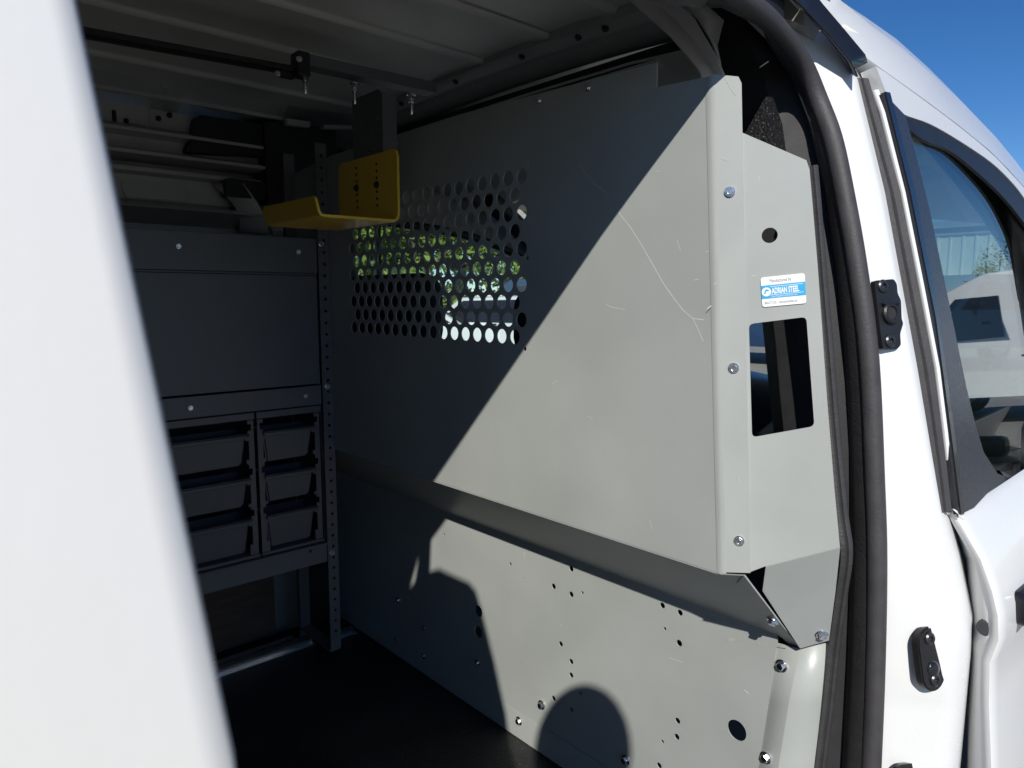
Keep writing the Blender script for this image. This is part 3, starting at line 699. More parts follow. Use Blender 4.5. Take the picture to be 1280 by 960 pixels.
# upper panel with punched window
PIT, ROW, HR = .0326, .0283, .0123
tr = P(652, 220, 'x', XU)
holes = []
NR = 10
for r in range(NR):
    z = tr.z - r * ROW
    off = 0 if r % 2 == 0 else PIT / 2
    for c in range(17):
        y = tr.y + off + c * PIT
        if y < 1.385: holes.append(circ(-y, z, HR, 16))
for u, v, r in ((661, 203, .004), (659, 322, .004), (656, 436, .004)):
    x_, z_ = up(u, v); holes.append(circ(x_, z_, r, 8))
top = 1.703
outline = [(-1.70, 1.05), (-fy(1.05), 1.05), (-fy(1.668), 1.668), (-.586, 1.672), (-.586, top), (-1.0, top + .012), (-1.45, top + .01), (-1.70, top - .01)]
plate('upper_panel', outline, holes, (XU, 0, 0), (0, -1, 0), (0, 0, 1), .002, M['grey'], part)
# flange folded forward off its near edge, lapped on the wing sheet
th = R(26)
FDIR = V((math.sin(th), -math.cos(th), 0))
def fl(z, s): return V((XU, fy(z), z)) + FDIR * s
FN = FDIR.cross(V((0, fy(1.6) - fy(1.1), .5))).normalized()
if FN.x > 0: FN = -FN
f0 = fl(1.05, 0); FU = FDIR; FW2 = (fl(1.668, 0) - fl(1.05, 0)).normalized(); FW2 = (FW2 - FU * FW2.dot(FU)).normalized()
def fpt(u, v, off=0):
    d = FW + RT * ((u - 640) / FPX) - UP * ((v - 480) / FPX); o = f0 + FN * off
    q = CAM_POS + d * ((o - CAM_POS).dot(FN) / d.dot(FN)); return q
def f2(u, v): q = fpt(u, v); return ((q - f0).dot(FU), (q - f0).dot(FW2))
nf = FU.cross(FW2); sf = 1 if nf.dot(FN) > 0 else -1
fo = [f2(903, 715), f2(938, 716), f2(927, 104), f2(923, 96), f2(893, 93), f2(888, 95)]
plate('flange', fo, [], f0 + FN * .0008, FU, FW2, .0016 * sf, M['grey'], part)
# rounded fold between upper panel and flange
rows = []
for z in (1.05, 1.2, 1.4, 1.55, 1.667):
    e = V((XU, fy(z), z)); rows.append([e + V((.0, .006, 0)) + V((-.0006, 0, 0)), e + V((-.0012, .001, 0)), e + FDIR * .002 + V((-.0012, -.0008, 0)), e + FDIR * .006 + FN * .0014])
loft('folded_edge', rows, M['grey'], part, smooth=60)
# wing sheet: holes for a bolt, and a cut-out that looks into the cab
wo = [f2(926, 165), f2(929, 166), f2(1008, 200), f2(1012, 212), f2(1022, 330), f2(1034, 500), f2(1043, 610), f2(1050, 684), f2(957, 708), f2(936, 716), f2(932, 600)]
hc = f2(962, 294)
win = round_poly([f2(936, 405), f2(1008, 396), f2(1018, 533), f2(940, 547)], .006)
plate('wing_panel', wo, [circ(hc[0], hc[1], .0092, 18), win], f0 - FN * .0012, FU, FW2, .0018 * sf, M['grey'], part)
# lower wing: folds down and forward to the lower panel
A = fpt(957, 708, -.0012); B = fpt(1050, 684, -.0012); D = P(1000, 810, 'x', .892)
def onpl(u, v, p0, p1, p2, lift=0):
    n = (p1 - p0).cross(p2 - p0).normalized(); n = n if n.x < 0 else -n
    d = FW + RT * ((u - 640) / FPX) - UP * ((v - 480) / FPX); o = p0 + n * lift
    return CAM_POS + d * ((o - CAM_POS).dot(n) / d.dot(n)), n
Cc = onpl(1036, 800, A, B, D)[0]; E_ = onpl(953, 738, A, B, D)[0]
def quads(name, pts, mt, parent, th_=.0018):
    c = sum((V(p) for p in pts), V()) / len(pts)
    o = mesh(name, [V(p) for p in pts], [tuple(range(len(pts)))], mt, parent, None)
    md = o.modifiers.new('thickness', 'SOLIDIFY'); md.thickness = th_; md.offset = 0; return o
quads('wing_foot', [A, B, onpl(1044, 740, A, B, D)[0], Cc, D, E_], M['grey'], part)
# sloping underside between upper and lower panel
ye = .42
up3 = (V((XU, .470, 1.05)), V((XL, .45, .936)), V((XL, 1.72, .936)))
und = [V((XU + .001, 1.70, 1.049)), V((XU + .001, .470, 1.049)), onpl(931, 719, *up3)[0], onpl(999, 809, *up3)[0], V((XL, .45, .936)), V((XL, 1.72, .936))]
quads('underside_panel', und, M['grey'], part)
a0 = P(931, 719, 'x', .792); 
quads('underside_flange', [onpl(u, v, *up3, .0022)[0] for u, v in ((930, 719), (999, 809), (986, 806), (921, 729))], M['grey'], part, .0012)
# lower panel
def lo(u, v): q = P(u, v, 'x', XL); return (-q.y, q.z)
lh = [(637, 640, .003), (637, 663, .003), (638, 705, .0035), (654, 723, .002), (692, 733, .0055), (714, 711, .0055), (714, 743, .0055), (728, 741, .003), (701, 805, .0052), (714, 827, .0052), (714, 844, .0052), (692, 873, .0052), (726, 867, .003), (714, 887, .0045),
      (828, 757, .005), (850, 766, .005), (831, 786, .0028), (849, 804, .0055), (847, 901, .005), (846, 921, .005), (828, 927, .003), (824, 957, .005), (598, 764, .013), (598, 790, .013), (510, 748, .0045), (555, 668, .003)]
hl = [circ(*lo(u, v), r, 10) for u, v, r in lh] + [circ(*lo(921, 913), .0155, 22)]
plate('lower_panel', [(-1.72, ZF + .001), (-.30, ZF + .001), (lo(940, 985)[0], .70), (lo(948, 958)[0], lo(948, 958)[1]), lo(972, 800), (-.45, .936), (-1.72, .936)], hl, (XL, 0, 0), (0, -1, 0), (0, 0, 1), .002, M['grey'], part)
# side strip that laps behind it and folds to the pillar
s0 = P(966, 800, 'x', XL + .0025); s1_ = D.copy(); s1_.x = XL + .0025
S = [[P(960, 800, 'x', XL + .0025), P(1000, 811, 'x', XL + .0025), P(1036, 803, 'x', .915)], [P(944, 880, 'x', XL + .0025), P(986, 880, 'x', XL + .0025), P(1030, 880, 'x', .92)], [P(936, 958, 'x', XL + .0025), P(973, 960, 'x', XL + .0025), P(1022, 960, 'x', .925)], [P(920, 1100, 'x', XL + .0025), P(955, 1100, 'x', XL + .0025), P(1008, 1100, 'x', .93)]]
loft('side_strip', S, M['grey'], part, th=.0016, smooth=1)
# skirt along the floor with its crease
loft('floor_skirt', [[V((XL - .0016, .36, ZF + .058)), V((XL - .0016, 1.66, ZF + .058))], [V((XL - .002, .36, ZF + .055)), V((XL - .002, 1.66, ZF + .055))], [V((XL - .0024, .36, ZF + .002)), V((XL - .0024, 1.66, ZF + .002))]], M['grey'], part, smooth=60)
# ribbed rubber edging on the wing
tp = [(1013, 208, .865), (1018, 262, .868), (1025, 350, .872), (1033, 440, .876), (1041, 540, .88), (1051, 640, .884), (1057, 690, .886), (1051, 740, .9), (1042, 805, .918), (1034, 880, .925), (1024, 960, .93), (1008, 1100, .935)]
pth = smooth_path([P(u, v, 'x', x) for u, v, x in tp], 6)
tube('edge_trim', pth, 0, M['ribbed'], part, profile=[(.002, -.0085), (.0055, -.006), (.0062, -.002), (.004, 0), (.0066, .003), (.0055, .0075), (-.002, .0095), (-.01, .008), (-.01, -.008)], ref=V((-.75, -.66, 0)))
# bolts
for k, (u, v) in enumerate(((912, 240), (917, 460), (924, 676))):
    q = fpt(u, v, .0012); hexbolt(q, FN, part, .0052, turn=.3 * k)
q, n_ = onpl(966, 776, V((XU, .470, 1.05)), V((XL, .45, .936)), V((XL, 1.72, .936)), .004); hexbolt(q, n_, part, .0066, turn=.2)
q, n_ = onpl(1027, 793, A, B, D, .001); hexbolt(q, n_, part, .0066, turn=.5)
for k, (u, v) in enumerate(((977, 832), (957, 947), (677, 881), (649, 901), (782, 950), (597, 828), (530, 820), (530, 785), (498, 750), (496, 800))):
    hexbolt(P(u, v, 'x', XL - .0015 if k > 1 else XL + .001), (-1, 0, 0), part, .0072 if k < 5 else .005, turn=.37 * k)
for u, v in ((674, 126), (735, 110), (497, 180)):
    hexbolt(P(u, v, 'x', XU - .001), (-1, 0, 0), part, .004, M['zinc'])
# maker's label
la, lb, lc_, ld = f2(951, 347), f2(1005, 342), f2(1008, 379), f2(953, 384)
LO = f0 + FN * .0002 + FU * (ld[0]) + FW2 * ld[1]
lu = (FU * (lc_[0] - ld[0]) + FW2 * (lc_[1] - ld[1])); LWd = lu.length; lu.normalize()
lw_ = (FN.cross(lu)).normalized(); lw_ = lw_ if lw_.z > 0 else -lw_
LH = abs((FU * (la[0] - ld[0]) + FW2 * (la[1] - ld[1])).dot(lw_))
lab = plate('maker_label', rrect(0, 0, LWd, LH, .003), [], LO, lu, lw_, .0003 * (1 if lu.cross(lw_).dot(FN) > 0 else -1), M['decal'], part)
def onlab(x, y, lift): return LO + lu * (x * LWd) + lw_ * (y * LH) + FN * lift
def lrect(name, x0, y0, x1, y1, lift, mt):
    mesh(name, [onlab(x0, y0, lift), onlab(x1, y0, lift), onlab(x1, y1, lift), onlab(x0, y1, lift)], [(0, 1, 2, 3)], mt, lab, None, False)
lrect('label_band', .0, .27, 1.0, .72, .0002, M['cyan'])
text('label_heading', 'Manufactured by:', LH * .17, onlab(.2, .80, .0002), lu, lw_, M['ink'], lab, LWd * .56 / (LH * .17 * 7.7))
tt = text('label_name', 'ADRIAN STEEL', LH * .27, onlab(.24, .425, .0004), lu, lw_, M['decal'], lab, LWd * .70 / (LH * .27 * 7.45), .0003)
lrect('label_rule', .2, .655, .95, .67, .0004, M['decal']); lrect('label_rule', .2, .375, .95, .39, .0004, M['decal'])
text('label_line', 'Cargo Management Systems for Vans', LH * .075, onlab(.21, .305, .0004), lu, lw_, M['decal'], lab, LWd * .66 / (LH * .075 * 16.6))
text('label_phone', '800-677-2726    www.adriansteel.com', LH * .13, onlab(.06, .085, .0002), lu, lw_, M['ink'], lab, LWd * .88 / (LH * .13 * 18.2))
lc = onlab(.115, .5, .0004)
ang = [2 * math.pi * k / 20 for k in range(20)]
mesh('label_emblem', [lc + (lu * math.cos(a) + lw_ * math.sin(a)) * LH * .15 for a in ang], [tuple(range(20))], M['decal'], lab, None, False)
mesh('label_emblem_mark', [lc + FN * .0002 + lu * LH * x + lw_ * LH * y for x, y in ((-.09, -.07), (-.04, -.07), (.0, .02), (.09, .02), (.07, .07), (-.02, .09))], [(0, 1, 2, 3, 4, 5)], M['cyan'], lab, None, False)
# scratches and smears in the paint, each laid on the sheet it marks
def scratch_bm(bm, pts, wdt, unproj):
    q = [unproj(u, v) for u, v in pts]
    for a, b in zip(q, q[1:]):
        t = (b - a).normalized(); s = t.cross(V((-1, 0, 0)) if abs(t.x) < .9 else V((0, 0, 1))).normalized() * wdt * .5
        bm.faces.new([bm.verts.new(x) for x in (a - s, a + s, b + s, b - s)])
bm = bmesh.new()
onU = lambda u, v: P(u, v, 'x', XU - .0003); onL = lambda u, v: P(u, v, 'x', XL - .0003); onF = lambda u, v: fpt(u, v, .0012); onWg = lambda u, v: fpt(u, v, -.0008)
for pts, wd_ in (([(773, 265), (788, 284), (800, 303), (815, 329), (829, 354), (843, 374), (854, 388), (866, 398), (880, 400)], .0011), ([(866, 398), (872, 410), (879, 427)], .0009), ([(724, 204), (731, 215), (745, 231), (756, 240), (762, 252)], .0007),
                  ([(757, 380), (764, 384), (781, 387)], .0008), ([(846, 300), (851, 314)], .0006), ([(735, 520), (741, 524)], .0007), ([(812, 650), (815, 662)], .0006), ([(690, 480), (697, 476)], .0006), ([(818, 215), (824, 214)], .0006), ([(882, 315), (886, 314)], .0008), ([(868, 350), (874, 349)], .0008)):
    scratch_bm(bm, pts, wd_, onU)
for pts, wd_ in (([(906, 98), (914, 112), (920, 120)], .0005), ([(902, 198), (912, 202)], .0006), ([(893, 355), (898, 352)], .0009), ([(884, 386), (889, 382)], .0009), ([(921, 596), (926, 606)], .0008)):
    scratch_bm(bm, pts, wd_, onF)
for pts, wd_ in (([(977, 330), (980, 332)], .0009), ([(949, 220), (949, 227)], .0006), ([(940, 345), (945, 344)], .0005)): scratch_bm(bm, pts, wd_, onWg)
for pts, wd_ in (([(930, 862), (936, 867)], .0012), ([(836, 822), (854, 828)], .0006), ([(655, 690), (656, 697)], .0008), ([(630, 742), (631, 745)], .0008), ([(700, 780), (702, 782)], .001)): scratch_bm(bm, pts, wd_, onL)
o = from_bm('paint_scratches', bm, M['scratch'], part, None, False); o['kind'] = 'stuff'
bm = bmesh.new()
for pts, wd_ in (([(892, 802), (910, 800), (930, 798)], .004), ([(946, 805), (965, 806), (983, 809)], .004), ([(881, 768), (900, 775), (925, 785)], .008), ([(884, 772), (890, 780)], .012)): scratch_bm(bm, pts, wd_, onL)
o = from_bm('paint_smears', bm, M['smear'], part, None, False); o['kind'] = 'stuff'

# ================================================================== SHELF UNIT
YS = 1.496
shelf = thing('shelf_unit', 'grey steel shelf unit along the far wall with plastic bins in it', 'shelving', (.4, YS, ZF))
def sp(u, v, y=YS): q = P(u, v, 'y', y); return (q.x, q.z)
def sbox(name, x0, x1, z0, z1, y0, y1, mt=None, bev=.001, parent=None):
    return box(name, (x0, y0, z0), (x1, y1, z1), mt or M['shelf'], parent or shelf, bev, 1)
XL0 = -.70
X1 = .7505
# front post, drilled on a pitch
ph = [circ(0.0008, z, .0036, 8) for z in [.607 + k * .02636 for k in range(43)]]
plate('post', [(-.0134, .563), (.0134, .563), (.0134, 1.741), (-.0134, 1.741)], ph, (.766, YS - .012, 0), (1, 0, 0), (0, 0, 1), .0025, M['shelf'], shelf)
box('post_web', (.7765, YS - .0098, .563), (.779, YS + .03, 1.741), M['shelf'], shelf)
plate('post', [(-.0134, .563), (.0134, .563), (.0134, 1.741), (-.0134, 1.741)], ph, (XL0 - .016, YS - .012, 0), (1, 0, 0), (0, 0, 1), .0025, M['shelf'], shelf)
# bands and door panel
zt0, zt1 = 1.4554, 1.5318
sbox('top_rail', XL0, X1, zt0, zt1, YS - .010, YS + .012)
dpan = [(-.33, 1.207), (X1 - .002, 1.207), (X1 - .002, 1.4497), (-.33, 1.4497)]
slot = [(.372, 1.36), (.375, 1.40), (.362, 1.425), (.30, 1.425), (.28, 1.40), (.28, 1.36)]
plate('door_panel', dpan, [round_poly(slot, .015)], (0, YS - .006, 0), (1, 0, 0), (0, 0, 1), .003, M['shelf'], shelf)
box('panel_lip', (-.33, YS - .011, 1.4512), (X1 - .004, YS - .004, 1.4542), M['shelf'], shelf)
sbox('middle_rail', XL0, X1, 1.159, 1.203, YS - .010, YS + .012)
sbox('bottom_rail', XL0, X1, .784, .827, YS - .012, YS + .010)
sbox('rail_lip', XL0, X1, .8275, .8327, YS - .018, YS + .008)
plate('back_panel', [(XL0, .79), (X1, .79), (X1, 1.525), (XL0, 1.525)], [], (0, 1.640, 0), (1, 0, 0), (0, 0, 1), .002, M['dark'], shelf)
plate('end_panel', [(-1.64, .79), (-YS - .004, .79), (-YS - .004, 1.525), (-1.64, 1.525)], [], (.7535, 0, 0), (0, -1, 0), (0, 0, 1), .002, M['shelf'], shelf)
for u, v in ((223, 308), (373, 315), (238, 510), (382, 495)):
    q = P(u, v, 'y', YS - .011); hexbolt(q, (0, -1, 0), shelf, .0045, turn=.5)
for u, v in ((401, 305), (409, 483), (415, 691)):
    q = P(u, v, 'y', YS - .013); hexbolt(q, (0, -1, 0), shelf, .0062, turn=.2)
q = P(388, 689, 'y', YS - .0125); bm = bmesh.new(); disc_stack(bm, q, V((0, -1, 0)), [(.004, -.002), (.004, .0006)], 10); from_bm('rail_hole', bm, M['dark'], shelf)
# bin carcass: notched uprights left and right of each column
Z0, Z1 = .8327, 1.157
ROWZ = [1.125, 1.0276, .9359, .842]       # bin rims, top to bottom
def notched(xa, sgn):
    pts = [(xa, Z0 + .008), (xa, Z1 - .018)]
    zcur = Z1 - .018
    for zr in ROWZ[:3]:
        for dx, dz0 in ((.013, zr + .014), (.013, zr + .006), (.006, zr + .006), (.006, zr - .008), (.013, zr - .008), (.013, zr - .022), (.019, zr - .022), (.019, zr - .030), (.012, zr - .030), (.012, zr - .072), (.018, zr - .072), (.018, zr - .080)):
            pts.append((xa + sgn * dx, dz0))
    pts.append((xa + sgn * .018, Z0 + .008))
    return pts
cols = [(.6007, X1 - .004), (.35, .593), (.15, .342)]
for i, (xa, xb) in enumerate(cols):
    plate('bin_runner', notched(xa, 1), [], (0, YS - .002, 0), (1, 0, 0), (0, 0, 1), .003, M['bin'], shelf)
    plate('bin_runner', notched(xb, -1), [], (0, YS - .002, 0), (1, 0, 0), (0, 0, 1), .003, M['bin'], shelf)
    sbox('carcass_top', xa - .002, xb + .002, Z1 - .016, Z1 - .001, YS - .006, YS + .06, M['bin'])
    sbox('carcass_foot', xa - .002, xb + .002, Z0 + .001, Z0 + .008, YS - .006, YS + .06, M['bin'])
pos = ('upper', 'middle', 'lower')
colname = ('right column beside the drilled post', 'left column next to the white door edge', 'column hidden behind the white door')
for i, (xa, xb) in enumerate(cols[:2]):
    for k in range(3):
        zr = ROWZ[k]; zb = ROWZ[k + 1] + .012 if k < 2 else Z0 + .010
        b = thing('storage_bin', f'{pos[k]} dark plastic bin in the {colname[i]}', 'bin', ((xa + xb) / 2, YS + .03, zb), 'storage bins in the shelf unit')
        xl, xr = xa + .020, xb - .020
        bm = bmesh.new()
        tp_ = [(xl - .006, YS + .006, zr - .014), (xr + .006, YS + .006, zr - .014), (xr + .006, YS + .07, zr - .014), (xl - .006, YS + .07, zr - .014)]
        bt_ = [(xl + .004, YS + .012, zb), (xr - .004, YS + .012, zb), (xr - .004, YS + .07, zb), (xl + .004, YS + .07, zb)]
        tv = [bm.verts.new(p) for p in tp_]; bv = [bm.verts.new(p) for p in bt_]
        for j in range(4): bm.faces.new([tv[j], tv[(j + 1) % 4], bv[(j + 1) % 4], bv[j]])
        bm.faces.new(bv)
        bmesh.ops.bevel(bm, geom=[e for e in bm.edges if not e.is_boundary], offset=.004, segments=2, affect='EDGES')
        from_bm('bin_body', bm, M['bin'], b, 40)
        bm = bmesh.new(); box_bm(bm, (xl - .008, YS - .010, zr - .0185), (xr + .008, YS + .010, zr - .0135), .0015); box_bm(bm, (xl - .008, YS - .010, zr - .024), (xr + .008, YS - .0075, zr - .0135), .001)
        from_bm('bin_rim', bm, M['bin'], b, 40)

for x in (.766, XL0 - .016):
    box('rear_post', (x - .0134, 1.645, ZF + .004), (x + .0134, 1.66, 1.741), M['shelf'], shelf)
    box('post_foot', (x - .0134, YS - .008, .556), (x + .0134, 1.645, .562), M['shelf'], shelf)
# brown board and bar behind, under the shelf
board = tag(plate('lining_board', [(-.6, ZF + .01), (.72, ZF + .01), (.72, .745), (-.6, .745)], [], (0, 1.725, 0), (1, 0, 0), (0, 0, 1), .008, M['board']), 'brown lining board on the wall under the shelf', 'board')
# floor rails
fr_ = thing('floor_rail', 'long aluminium rail on the black floor under the shelf unit', 'rail', (.2, 1.63, ZF))
for dy in (0, .034):
    bm = bmesh.new(); box_bm(bm, (-.8, 1.622 + dy, ZF + .0005), (.772 - dy, 1.627 + dy, ZF + .017), .001, 1); box_bm(bm, (-.8, 1.617 + dy, ZF + .0155), (.770 - dy, 1.632 + dy, ZF + .019), .001, 1)
    from_bm('rail_lip', bm, M['alu'], fr_)
box('rail_base', (-.8, 1.612, ZF + .0005), (.775, 1.672, ZF + .003), M['alu'], fr_)
fr2 = thing('floor_rail', 'short aluminium rail end between the drilled post and partition', 'rail', (.86, 1.60, ZF))
bm = bmesh.new(); box_bm(bm, (.822, 1.60, ZF + .0005), (.878, 1.606, ZF + .018), .001, 1); box_bm(bm, (.822, 1.596, ZF + .0165), (.876, 1.61, ZF + .020), .001, 1)
from_bm('rail_lip', bm, M['alu'], fr2)
box('rail_base', (.822, 1.594, ZF + .0005), (.885, 1.63, ZF + .003), M['alu'], fr2)

# ================================================================== CEILING BAR AND YELLOW HOOK
YB = 1.13
bar = thing('ceiling_bar', 'grey steel bar bolted under the ribbed roof', 'roof rack bar', (.6, YB, 1.79))
def bx(u, v, y=YB): return P(u, v, 'y', y)
b0, b1 = bx(545, 103), bx(545, 116); b2, b3 = bx(380, 66), bx(380, 80)
zb0, zb1 = 1.772, 1.793
rows = []
for x, zt_, zl in ((b2.x - .01, b2.z, b3.z), (b0.x, b0.z, b1.z)):
    rows.append([V((x, YB, zt_)), V((x, YB, zl)), V((x, YB + .032, zl)), V((x, YB + .032, zl + .002)), V((x, YB + .002, zl + .002)), V((x, YB + .002, zt_))])
loft('bar_channel', rows, M['shelf'], bar, closed=True, smooth=20, caps=True)
# slotted black track that runs on to the rear
ra, rb = bx(100, 36), bx(372, 86)
rows = []
for q in (ra + (ra - rb) * 1.6, rb):
    rows.append([q + V((0, dy, dz)) for dy, dz in ((0, .004), (0, -.004), (.008, -.004), (.008, .001), (.02, .001), (.02, -.004), (.028, -.004), (.028, .004))])
loft('bar_track', rows, M['black'], bar, closed=True, smooth=20, caps=True)
# clamp and hanging studs
q = bx(377, 78, YB - .006)
clamp = box('clamp', q + V((-.010, -.008, -.022)), q + V((.012, .02, .016)), M['black'], bar, .002, 1)
q = bx(360, 90, YB + .01); box('clamp_ear', q + V((-.014, 0, -.006)), q + V((.016, .02, .01)), M['black'], bar, .002, 1)
for u, v in ((381, 90), (443, 104), (514, 118)):
    q = bx(u, v, YB + .012); stud(q, (0, 0, -1), bar, 'hanging_bolt', L=.033)
hexbolt(bx(374, 74, YB - .014), (-.5, -.86, 0), bar, .004); hexbolt(bx(347, 92, YB + .008), (-.5, -.86, 0), bar, .004)
# plate that hangs from the bar with rows of holes
XPL = .700
def hk(u, v, x=XPL): return P(u, v, 'x', x)
pts = [hk(441, 120), hk(477, 128), hk(481, 200), hk(442, 200)]
hy0, hy1 = hk(478, 160).y, hk(441, 160).y
hz1 = bx(470, 116).z
hp_ = [( -hy1, 1.60), (-hy0, 1.60), (-hy0, hz1 - .004), (-hy0 - .012, hz1 + .008), (-hy1, hz1 + .008)]
hh = [circ(-y, z, .0035, 8) for y in (hy0 + .016, hy0 + .042) for z in (1.63, 1.648, 1.666, 1.684, 1.702, 1.72)]
hang = plate('hanger_plate', hp_, hh, (XPL, 0, 0), (0, -1, 0), (0, 0, 1), .003, M['shelf'], bar)
bm = bmesh.new(); box_bm(bm, (XPL - .0, hy0 - .001, 1.60), (XPL + .03, hy0 + .002, hz1), .0008, 1); from_bm('hanger_flange', bm, M['shelf'], bar)
# yellow hook: one bent strip, back plate, tray and turned-up lip
YH0, YH1 = hk(498, 230, .694).y, hk(425, 240, .694).y
zt_ = hk(494, 186, .694).z; zbt = hk(503, 276, .694).z
lipx = P(400, 274, 'y', YH0).x
zl = zbt + .002
prof = [(.694, zt_), (.694, zbt + .012), (.691, zbt + .004), (.684, zbt), (lipx + .008, zbt - .001), (lipx + .002, zbt + .0005), (lipx - .001, zbt + .005), (lipx - .005, zbt + .030)]
hook = thing('rack_hook', 'yellow bent steel hook hanging from the ceiling bar', 'hook', (.66, (YH0 + YH1) / 2, zbt))
def hookmesh():
    bm = bmesh.new()
    n_ = []
    for i, p in enumerate(prof):
        a = V(prof[max(i - 1, 0)]); b = V(prof[min(i + 1, len(prof) - 1)]); t = (b - a).normalized(); n_.append(V((-t.y, t.x)))
    T = .0045
    ringa = [(V(p) + n * T * .5) for p, n in zip(prof, n_)]; ringb = [(V(p) - n * T * .5) for p, n in zip(prof, n_)]
    loop = ringa + ringb[::-1]
    ends = []
    ysteps = [YH0, YH0 + .004, YH0 + .012, YH1 - .012, YH1 - .004, YH1]
    for k, y in enumerate(ysteps):
        ring = []
        for j, p in enumerate(loop):
            q = V((p.x, y, p.y)); 
            idx = j if j < len(prof) else 2 * len(prof) - 1 - j
            if idx == 0: q.z -= (.012, .004, 0, 0, .004, .012)[k]
            if idx == len(prof) - 1: q.z -= (.008, .003, 0, 0, .003, .008)[k]; 
            ring.append(bm.verts.new(q))
        ends.append(ring)
    L_ = len(loop)
    for a, b in zip(ends, ends[1:]):
        for j in range(L_): bm.faces.new([a[j], a[(j + 1) % L_], b[(j + 1) % L_], b[j]])
    m_ = len(prof)
    for ring in (ends[0], ends[-1]):
        for j in range(m_ - 1): bm.faces.new([ring[j], ring[j + 1], ring[2 * m_ - 2 - j], ring[2 * m_ - 1 - j]])
    return from_bm('hook_strip', bm, M['yellow'], hook, 40)
hookmesh()
for u in (446, 471):
    for dz_ in (-.036, -.024, -.012, .012, .024, .036):
        q = hk(u, 235 if u == 446 else 231, .6912) + V((0, 0, dz_)); bm = bmesh.new(); disc_stack(bm, q, V((-1, 0, 0)), [(.0026, -.001), (.0026, .0003)], 8); from_bm('hook_hole', bm, M['dark'], hook)
    hexbolt(hk(u, 235 if u == 446 else 231, .6915), (-1, 0, 0), hook, .0055, M['darkbolt'])

# ================================================================== OUTSIDE
def tree(x, y, h, cr, label, group, m='leaf', n=2600, seed=0, base=.3, ls=1.):
    rnd = random.Random(seed)
    t = thing('tree', label, 'tree', (x, y, 0), group)
    bm = bmesh.new()
    pth = [V((x, y, -.1)), V((x + rnd.uniform(-.1, .1), y, h * .25)), V((x + rnd.uniform(-.3, .3), y + rnd.uniform(-.2, .2), h * .5)), V((x + rnd.uniform(-.4, .4), y, h * .85))]
    rws = [tube_rows(smooth_path(pth, 3), [max(.02, .035 * h * (1 - i / 9.5)) for i in range(10)], 8, ref=V((1, 0, 0)))]
    for k in range(7):
        a = rnd.uniform(0, 6.28); z0 = h * rnd.uniform(.25, .6); L_ = cr * rnd.uniform(.6, .9)
        rws.append(tube_rows(smooth_path([V((x, y, z0)), V((x + math.cos(a) * L_ * .5, y + math.sin(a) * L_ * .5, z0 + L_ * .45)), V((x + math.cos(a) * L_, y + math.sin(a) * L_, z0 + L_ * .7))], 2), [.012 * h * (1 - i / 5.5) for i in range(5)], 6, ref=V((0, 0, 1)) if False else V((.3, .9, .1))))
    for rr in rws:
        g = [[bm.verts.new(p) for p in r] for r in rr]; s = len(g[0])
        for a, b in zip(g, g[1:]):
            for j in range(s): bm.faces.new([a[j], a[(j + 1) % s], b[(j + 1) % s], b[j]])
    from_bm('trunk', bm, M['bark'], t, 60)
    bm = bmesh.new(); clumps = []
    for k in range(34):
        a = rnd.uniform(0, 6.28); zz = rnd.uniform(base, 1.0); rad = cr * math.sqrt(max(.05, 1 - ((zz - .6) / .45) ** 2)) * rnd.uniform(.25, 1)
        clumps.append((V((x + math.cos(a) * rad, y + math.sin(a) * rad, h * zz)), rnd.uniform(.16, .34) * cr))
    for k in range(n):
        c, r = rnd.choice(clumps)
        d = V((rnd.gauss(0, 1), rnd.gauss(0, 1), rnd.gauss(0, .7))); d = d.normalized() * r * 1.25 * rnd.random() ** .4
        p = c + d; s = rnd.uniform(.09, .2) * (h / 8) ** .5 * ls
        u = V((rnd.gauss(0, 1), rnd.gauss(0, 1), rnd.gauss(0, 1))).normalized(); w = u.cross(V((rnd.gauss(0, 1), rnd.gauss(0, 1), rnd.gauss(0, 1)))).normalized()
        bm.faces.new([bm.verts.new(q) for q in (p - u * s, p + w * s * .5, p + u * s, p - w * s * .5)])
    from_bm('crown', bm, M[m], t, None, False)
TL = ['front left green tree of the wood seen through the punched window', 'bright green tree right behind the white sedan nearest the headrest', 'bright green tree above the dark blue pickup', 'dark green tree at the right end of the wood beyond the far window',
      'tall dark tree in the back row between the two front left trees', 'tallest bright green tree in the back row of the wood', 'bright green tree past the right end of the wood', 'dark green tree hidden at the left end by the seat headrest']
gL = 'trees beyond the far side windows'
for k, (x, y, h, cr, m) in enumerate(((9.5, 21, 6.5, 3.2, 'leaf'), (13.5, 20, 6, 3.0, 'leaf'), (17, 22, 7, 3.3, 'leaf'), (21.5, 22.5, 6.5, 3.2, 'leafd'), (11.5, 25, 8, 3.6, 'leafd'), (16, 27, 8.5, 3.8, 'leaf'), (25, 24, 7, 3.4, 'leaf'), (6, 22, 7, 3.3, 'leafd'))):
    tree(x, y, h, cr, TL[k], gL, m, 5200, k, .05)
tree(62, 22, 8.5, 4.2, 'bare topped tree seen through the passenger window above the pale building', None, 'leafd', 3600, 31, .3, .45)
tree(52, -11.0, 6.0, 3.2, 'dark green tree mirrored at the right edge of the window', None, 'leafd', 9000, 41, .0, .6)

